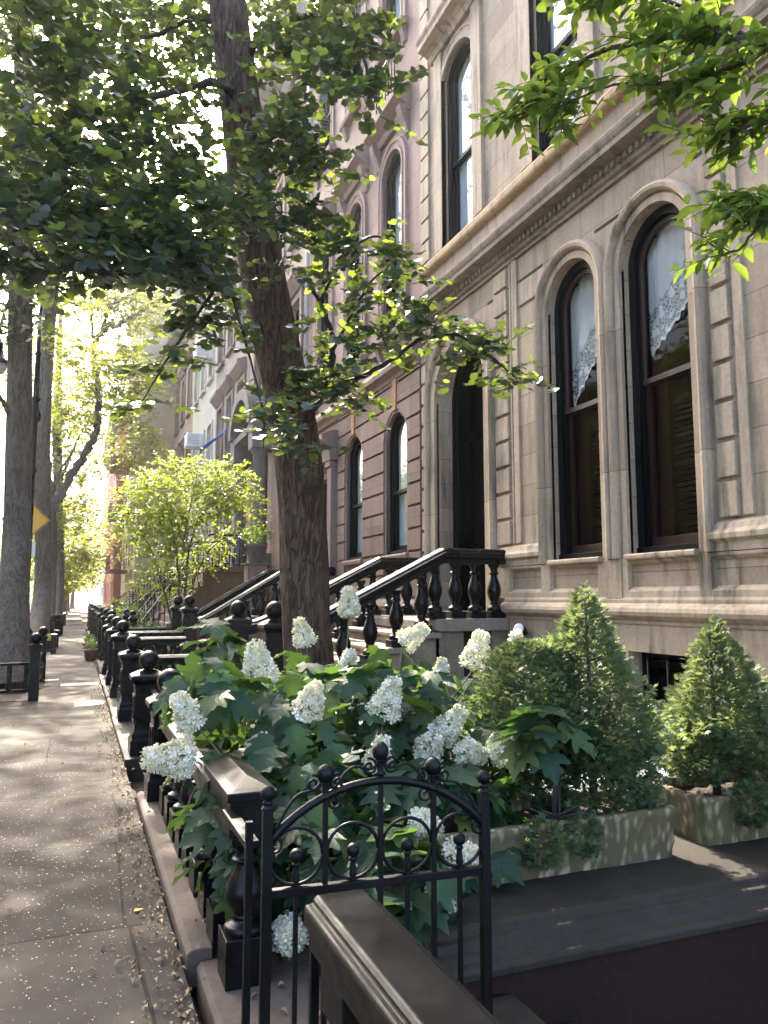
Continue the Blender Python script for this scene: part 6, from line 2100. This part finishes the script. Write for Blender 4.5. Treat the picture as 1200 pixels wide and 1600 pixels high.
# ------------------------------------------------------------------ tree guards, lamp, sign, bin, vehicles
def guard(label, x0, x1, y0, y1, h, ball, seed, plants):
    t = empty('tree_guard', label, 'tree guard', 'iron tree guards along the kerb')
    for i, (x, y) in enumerate(((x0, y0), (x1, y0), (x0, y1), (x1, y1))):
        mb = MB()
        mb.square(x, y, [(.075, .004), (.075, h), (.095, h + .01), (.095, h + .05), (.04, h + .07)])
        p_ = mb.build('post', M['iron'], t, .004)
        if ball:
            mb = MB(); mb.ball((x, y, h + .15), .09); mb.build('ball_finial', M['iron'], p_)
    for z in (.16, h * .70, h * .74 + .02)[0:2]:
        for (xa, ya, xb, yb) in ((x0, y0, x1, y0), (x0, y1, x1, y1), (x0, y0, x0, y1), (x1, y0, x1, y1)):
            mb = MB(); mb.tube([(xa, ya, z), (xb, yb, z)], .022, 8); mb.build('rail', M['iron'], t)
    mb = MB()
    zc_ = (.16 + h * .70) / 2
    mb.frame([(y0, zc_), (y1, zc_)], [(-.01, x0 - .01), (-.01, x0 + .01), (.01, x0 + .01), (.01, x0 - .01)]) if False else None
    for i in range(8):
        yy = y0 + (y1 - y0) * (i + .5) / 8
        for x in (x0, x1):
            mb.box(x - .02, yy - .035, .16, x + .02, yy + .035, h * .70)
    for i in range(5):
        xx = x0 + (x1 - x0) * (i + .5) / 5
        for y in (y0, y1):
            mb.box(xx - .035, y - .02, .16, xx + .035, y + .02, h * .70)
    mb.build('infill_slats', M['iron'], t)
    if plants:
        rng = np.random.default_rng(seed)
        p, o_ = in_ellipsoid(rng, plants, ((x0 + x1) / 2, (y0 + y1) / 2, .25), ((x1 - x0) * .45, (y1 - y0) * .45, .35), .2)
        p = p[p[:, 2] > .02]
        g = scatter('tree_pit_plants', OVAL_T, OVAL_F, p, rdirs(rng, len(p)), rng.normal(size=(len(p), 3)) * .6 + np.array([0, 0, 1.0]), .12, M['shrubleaf'], None, seed=seed)
        tag(g, 'leafy bedding plants filling a tree guard', None, None, 'stuff')
guard('low black iron tree guard with ball posts round the thick left trunk', -1.75, -.56, 13.55, 16.4, .82, True, 1, 0)
guard('tree guard with green bedding plants, second along the kerb', -1.75, -.55, 24.8, 28.0, .5, False, 2, 350)
guard('plain low tree guard, third along the kerb', -1.75, -.60, 36.8, 39.6, .6, False, 3, 160)
guard('far low tree guard, fourth along the kerb', -1.75, -.60, 48.8, 51.6, .7, False, 4, 160)
b = MB(); b.box(-1.75, 13.5, -.02, -.5, 16.5, .012); struct(b.build('tree_pit_soil', M['soil']))

LP = empty('street_lamp', 'dark cast-iron street lamp with hanging lantern, mostly hidden behind the thick left trunk', 'street lamp')
lx, ly = P(52, 700, 17.6).x, P(52, 700, 17.6).y
mb = MB()
mb.lathe(lx, ly, [(.24, .003), (.24, .25), (.20, .30), (.17, .8), (.19, .86), (.13, .95), (.10, 1.2), (.12, 1.25), (.08, 1.4), (.07, 4.4), (.10, 4.5), (.07, 4.6), (.065, 5.6), (.13, 5.7), (.14, 5.8), (.075, 5.95), (.07, 6.1), (.11, 6.15), (.07, 6.22), (.055, 7.2), (.08, 7.25), (.05, 7.3), (.05, 8.2)], 16)
mb.build('pole', M['iron'], LP)
hx, hz = P(1, 565, 17.6).x - .05, P(1, 565, 17.6).z
mb = MB(); mb.tube(curve_pts([(lx, ly, 8.15), (lx, ly, 8.6), (lx - .25, ly, 8.85), (lx - .6, ly, 8.6), (hx, ly, hz + .75), (hx, ly, hz + .45)], 8), .035, 8); mb.build('crook', M['iron'], LP)
mb = MB(); mb.lathe(hx, ly, [(.05, hz + .5), (.09, hz + .42), (.10, hz + .2), (.16, hz + .05), (.28, hz - .06), (.27, hz - .09), (.2, hz - .08)], 18); mb.build('lamp_shade', M['iron'], LP)
mb = MB(); mb.lathe(hx, ly, [(.2, hz - .08), (.2, hz - .15), (.14, hz - .28), (.05, hz - .34), (.01, hz - .35)], 18); mb.build('globe', M['lamp_glass'], LP)

SG = empty('traffic_sign', 'yellow diamond warning sign with a red octagon, behind the thick left trunk', 'sign')
q = P(40, 812, 20.5)
mb = MB()
hd = .60
dia = [(q.x - hd, q.z), (q.x, q.z - hd), (q.x + hd, q.z), (q.x, q.z + hd)]
mb.prism(dia, q.y, q.y + .012)
mb.build('plate', M['sign_yellow'], SG)
k = .93
mb = MB()
for i in range(4):
    a, c = dia[i], dia[(i + 1) % 4]
    f = lambda p, s: (q.x + (p[0] - q.x) * s, q.z + (p[1] - q.z) * s)
    mb.add([(f(a, .97)[0], q.y - .004, f(a, .97)[1]), (f(c, .97)[0], q.y - .004, f(c, .97)[1]), (f(c, .93)[0], q.y - .004, f(c, .93)[1]), (f(a, .93)[0], q.y - .004, f(a, .93)[1])], [(0, 1, 2, 3)])
mb.build('border', M['sign_black'], SG)
mb = MB(); mb.prism([(q.x + .19 * math.cos(PI / 8 + i * PI / 4), q.z - .08 + .19 * math.sin(PI / 8 + i * PI / 4)) for i in range(8)], q.y - .008, q.y - .003); mb.build('octagon', M['sign_red'], SG)
mb = MB(); mb.prism([(q.x - .05, q.z + .16), (q.x + .05, q.z + .16), (q.x + .05, q.z + .28), (q.x + .12, q.z + .28), (q.x, q.z + .42), (q.x - .12, q.z + .28), (q.x - .05, q.z + .28)], q.y - .008, q.y - .003); mb.build('arrow', M['sign_black'], SG)
mb = MB(); mb.tube([(q.x, q.y + .05, 0), (q.x, q.y + .05, q.z + .5)], .035, 8); mb.build('post', M['grey_metal'], SG)
mb = MB(); z_ = P(51, 858, 20.5).z; mb.box(q.x + .0, q.y - .0, z_ - .2, q.x + .27, q.y + .012, z_ + .2); mb.build('small_plate', M['white_metal'], SG)

BN = empty('litter_bin', 'dark slatted litter bin with a plant behind it, beside the far tree trunks', 'bin')
bx, by = P(88, 985, 33).x, P(88, 985, 33).y
mb = MB(); mb.lathe(bx, by, [(.22, .004), (.24, .05), (.27, .82), (.29, .84), (.29, .90), (.25, .90), (.23, .2)], 18); mb.build('body', M['iron'], BN)
mb = MB()
for i in range(18):
    a = 2 * PI * i / 18
    mb.tube([(bx + .245 * math.cos(a), by + .245 * math.sin(a), .06), (bx + .285 * math.cos(a), by + .285 * math.sin(a), .82)], .012, 5)
mb.build('slats', M['iron_fine'], BN)


def car(label, x, y, paint, van=False, L=4.5, W=1.8):
    c = empty('parked_car', label, 'car', 'vehicles parked along the kerbs')
    H = 2.0 if van else 1.45
    z0 = -.15
    prof = [(-L / 2, .35), (-L / 2, .75), (-L / 2 + .1, .92), (-L / 2 + (.45 if van else 1.15), 1.0), (-L / 2 + (1.0 if van else 1.85), H - .06), (-L / 2 + (1.3 if van else 2.2), H), (L / 2 - (.3 if van else 1.0), H - .02), (L / 2 - (.08 if van else .35), 1.0), (L / 2 - .03, .9), (L / 2, .7), (L / 2, .35)]
    mb = MB()
    n = len(prof)
    vs = []
    for sx, ins in ((-1, .06), (-.9, 0), (.9, 0), (1, .06)):
        for (py_, pz_) in prof:
            t = max(0, (pz_ - .9) / (H - .9))
            wx = W / 2 * (1 - .16 * t) * sx
            vs.append((x + wx, y + py_ * (1 - (.01 if abs(sx) == 1 else 0)), z0 + pz_ - (ins if pz_ > .8 else -ins * .3)))
    fs = []
    for i in range(3):
        for k in range(n):
            k2 = (k + 1) % n
            fs.append((i * n + k, i * n + k2, (i + 1) * n + k2, (i + 1) * n + k))
    fs += [tuple(range(n)), tuple(3 * n + k for k in range(n - 1, -1, -1))]
    mb.add(vs, fs, False)
    mb.build('body', M[paint], c, .03)
    w_ = W / 2
    for s in (-1, 1):
        mb = MB()
        xx = x + s * (w_ * .93)
        mb.add([(xx, y - L / 2 + (1.0 if van else 1.5), z0 + .98), (xx, y + L / 2 - .7, z0 + .98), (x + s * w_ * .87, y + L / 2 - 1.1, z0 + H - .14), (x + s * w_ * .87, y - L / 2 + (1.2 if van else 2.1), z0 + H - .14)], [(0, 1, 2, 3)])
        mb.build('window', M['car_glass'], c)
    for yy, s in ((y - L / 2 + (.72 if van else 1.5), -1), (y + L / 2 - (.18 if van else .68), 1)):
        mb = MB()
        mb.add([(x - w_ * .78, yy - s * .0 + s * .03, z0 + 1.04), (x + w_ * .78, yy + s * .03, z0 + 1.04), (x + w_ * .70, yy - s * .32 + s * .04, z0 + H - .16), (x - w_ * .70, yy - s * .32 + s * .04, z0 + H - .16)], [(0, 1, 2, 3)])
        mb.build('windscreen', M['car_glass'], c)
        for q_ in (-1, 1):
            mb = MB(); mb.ball((x + q_ * w_ * .7, y + s * (L / 2 - .03), z0 + .7), .09, 12, 8, (1.3, .5, .7)); mb.build('headlight' if s < 0 else 'tail_light', M['white_metal'] if s < 0 else M['sign_red'], c)
    for sx in (-1, 1):
        for yy in (-L / 2 + .85, L / 2 - .85):
            mb = MB()
            pts = [(.0, -.11), (.30, -.11), (.325, -.08), (.325, .08), (.30, .11), (.0, .11)]
            vs, fs = [], []
            for k in range(20):
                a = 2 * PI * k / 20
                for r_, o_ in pts[1:5]:
                    vs.append((x + sx * (w_ - .06) + o_, y + yy + r_ * math.cos(a), z0 + .325 + r_ * math.sin(a)))
            for k in range(20):
                k2 = (k + 1) % 20
                for j in range(3):
                    fs.append((k * 4 + j, k2 * 4 + j, k2 * 4 + j + 1, k * 4 + j + 1))
            fs += [tuple(k * 4 for k in range(20)), tuple(k * 4 + 3 for k in range(19, -1, -1))]
            mb.add(vs, fs)
            wh = mb.build('wheel', M['tyre'], c)
            mb = MB()
            xo = x + sx * (w_ - .06) + sx * .112
            mb.add([(xo, y + yy + .19 * math.cos(2 * PI * k / 16), z0 + .325 + .19 * math.sin(2 * PI * k / 16)) for k in range(16)], [tuple(range(16))])
            mb.build('rim', M['grey_metal'], wh)
    return c
car('small red van parked at the kerb far up the street, seen between the trunks', -3.05, 92, 'car_red', True, 4.8, 1.9)
car('pale car parked at the kerb beyond the dark straight trunk', -3.05, 62, 'car_white')
car('white car parked across the road, at the left edge', -11.2, 88, 'car_white')

# ------------------------------------------------------------------ litter on the walk
rng = np.random.default_rng(15)
n = 900
y = 2.4 + 13 * rng.random(n) ** 1.7
x = .50 - np.abs(rng.normal(size=n)) * .085 * (1 + 1.2 / y)
far = rng.random(n) < .10
x = np.where(far, -1.2 + 1.7 * rng.random(n), x)
on_cop = (~far) & (rng.random(n) < .14)
x = np.where(on_cop, .54 + .4 * rng.random(n), x)
z = np.where(on_cop, .072, .010) + .008 * rng.random(n)
z = np.where(on_cop & (y < 3.3), .03, z)
nr = np.tile([0, 0, 1.0], (n, 1)) + rng.normal(size=(n, 3)) * .33
o = scatter('fallen_leaves', [(a * 1.25, b_ - .5, c_ * 4 + .25 * a * a * 6) for a, b_, c_ in OVAL_T], OVAL_F, np.stack([x, y, z], 1), np.stack([rng.normal(size=n), rng.normal(size=n), .15 * rng.normal(size=n)], 1), nr, .016 + .022 * rng.random(n), M['dead'], None, seed=6)
tag(o, 'dry brown fallen leaves gathered along the foot of the coping', None, None, 'stuff')
n = 9000
y = 3.2 + 6.5 * rng.random(n) ** 1.15
x = -1.6 + 2.1 * rng.random(n)
dens = .35 + .65 * np.exp(-((y - 5.6) / 1.6) ** 2)
kp = rng.random(n) < dens
x, y = x[kp], y[kp]
n = len(x)
o = scatter('pale_litter', [(-.16, -.5, 0), (.2, -.3, .1), (.12, .5, 0), (-.2, .3, .12)], [(0, 1, 2, 3)], np.stack([x, y, .004 + .003 * rng.random(n)], 1), np.stack([rng.normal(size=n), rng.normal(size=n), 0 * x], 1), np.tile([0, 0, 1.0], (n, 1)) + rng.normal(size=(n, 3)) * .15, .005 + .010 * rng.random(n) ** 2, M['speck'], None, seed=7)
tag(o, 'tiny pale flower litter strewn over the paving', None, None, 'stuff')
for i, (px, py, lb) in enumerate(((209, 1424, 'single yellow fallen leaf on the paving near the coping'),)):
    d = P(px, py, 1) - V((0, 0, EYE))
    q = V((0, 0, EYE)) + d * ((.008 - EYE) / d.z)
    o = scatter('fallen_leaf', MAPLE_T, MAPLE_F, np.array([tuple(q)]), np.array([[.8, .3, .05]]), np.array([[.1, .1, 1.0]]), .055, M['yellow_dead'], None, seed=3)
    tag(o, lb, 'leaf')

# ------------------------------------------------------------------ morning haze in the air (name_haze)
b = MB(); b.box(-420, -80, -1.9, 420, 460, 24.5)
hz_m, nt, out = new_mat('haze_air')
pv = nt.nodes.new("ShaderNodeVolumePrincipled")
pv.inputs["Color"].default_value = (0.92, 0.96, 1.0, 1)
pv.inputs["Density"].default_value = HAZE
pv.inputs["Anisotropy"].default_value = 0.78
nt.links.new(pv.outputs[0], out.inputs["Volume"])
o = b.build('haze', hz_m)
tag(o, 'thin bright morning haze along the street', None, None, 'stuff')
S.cycles.volume_bounces = 0
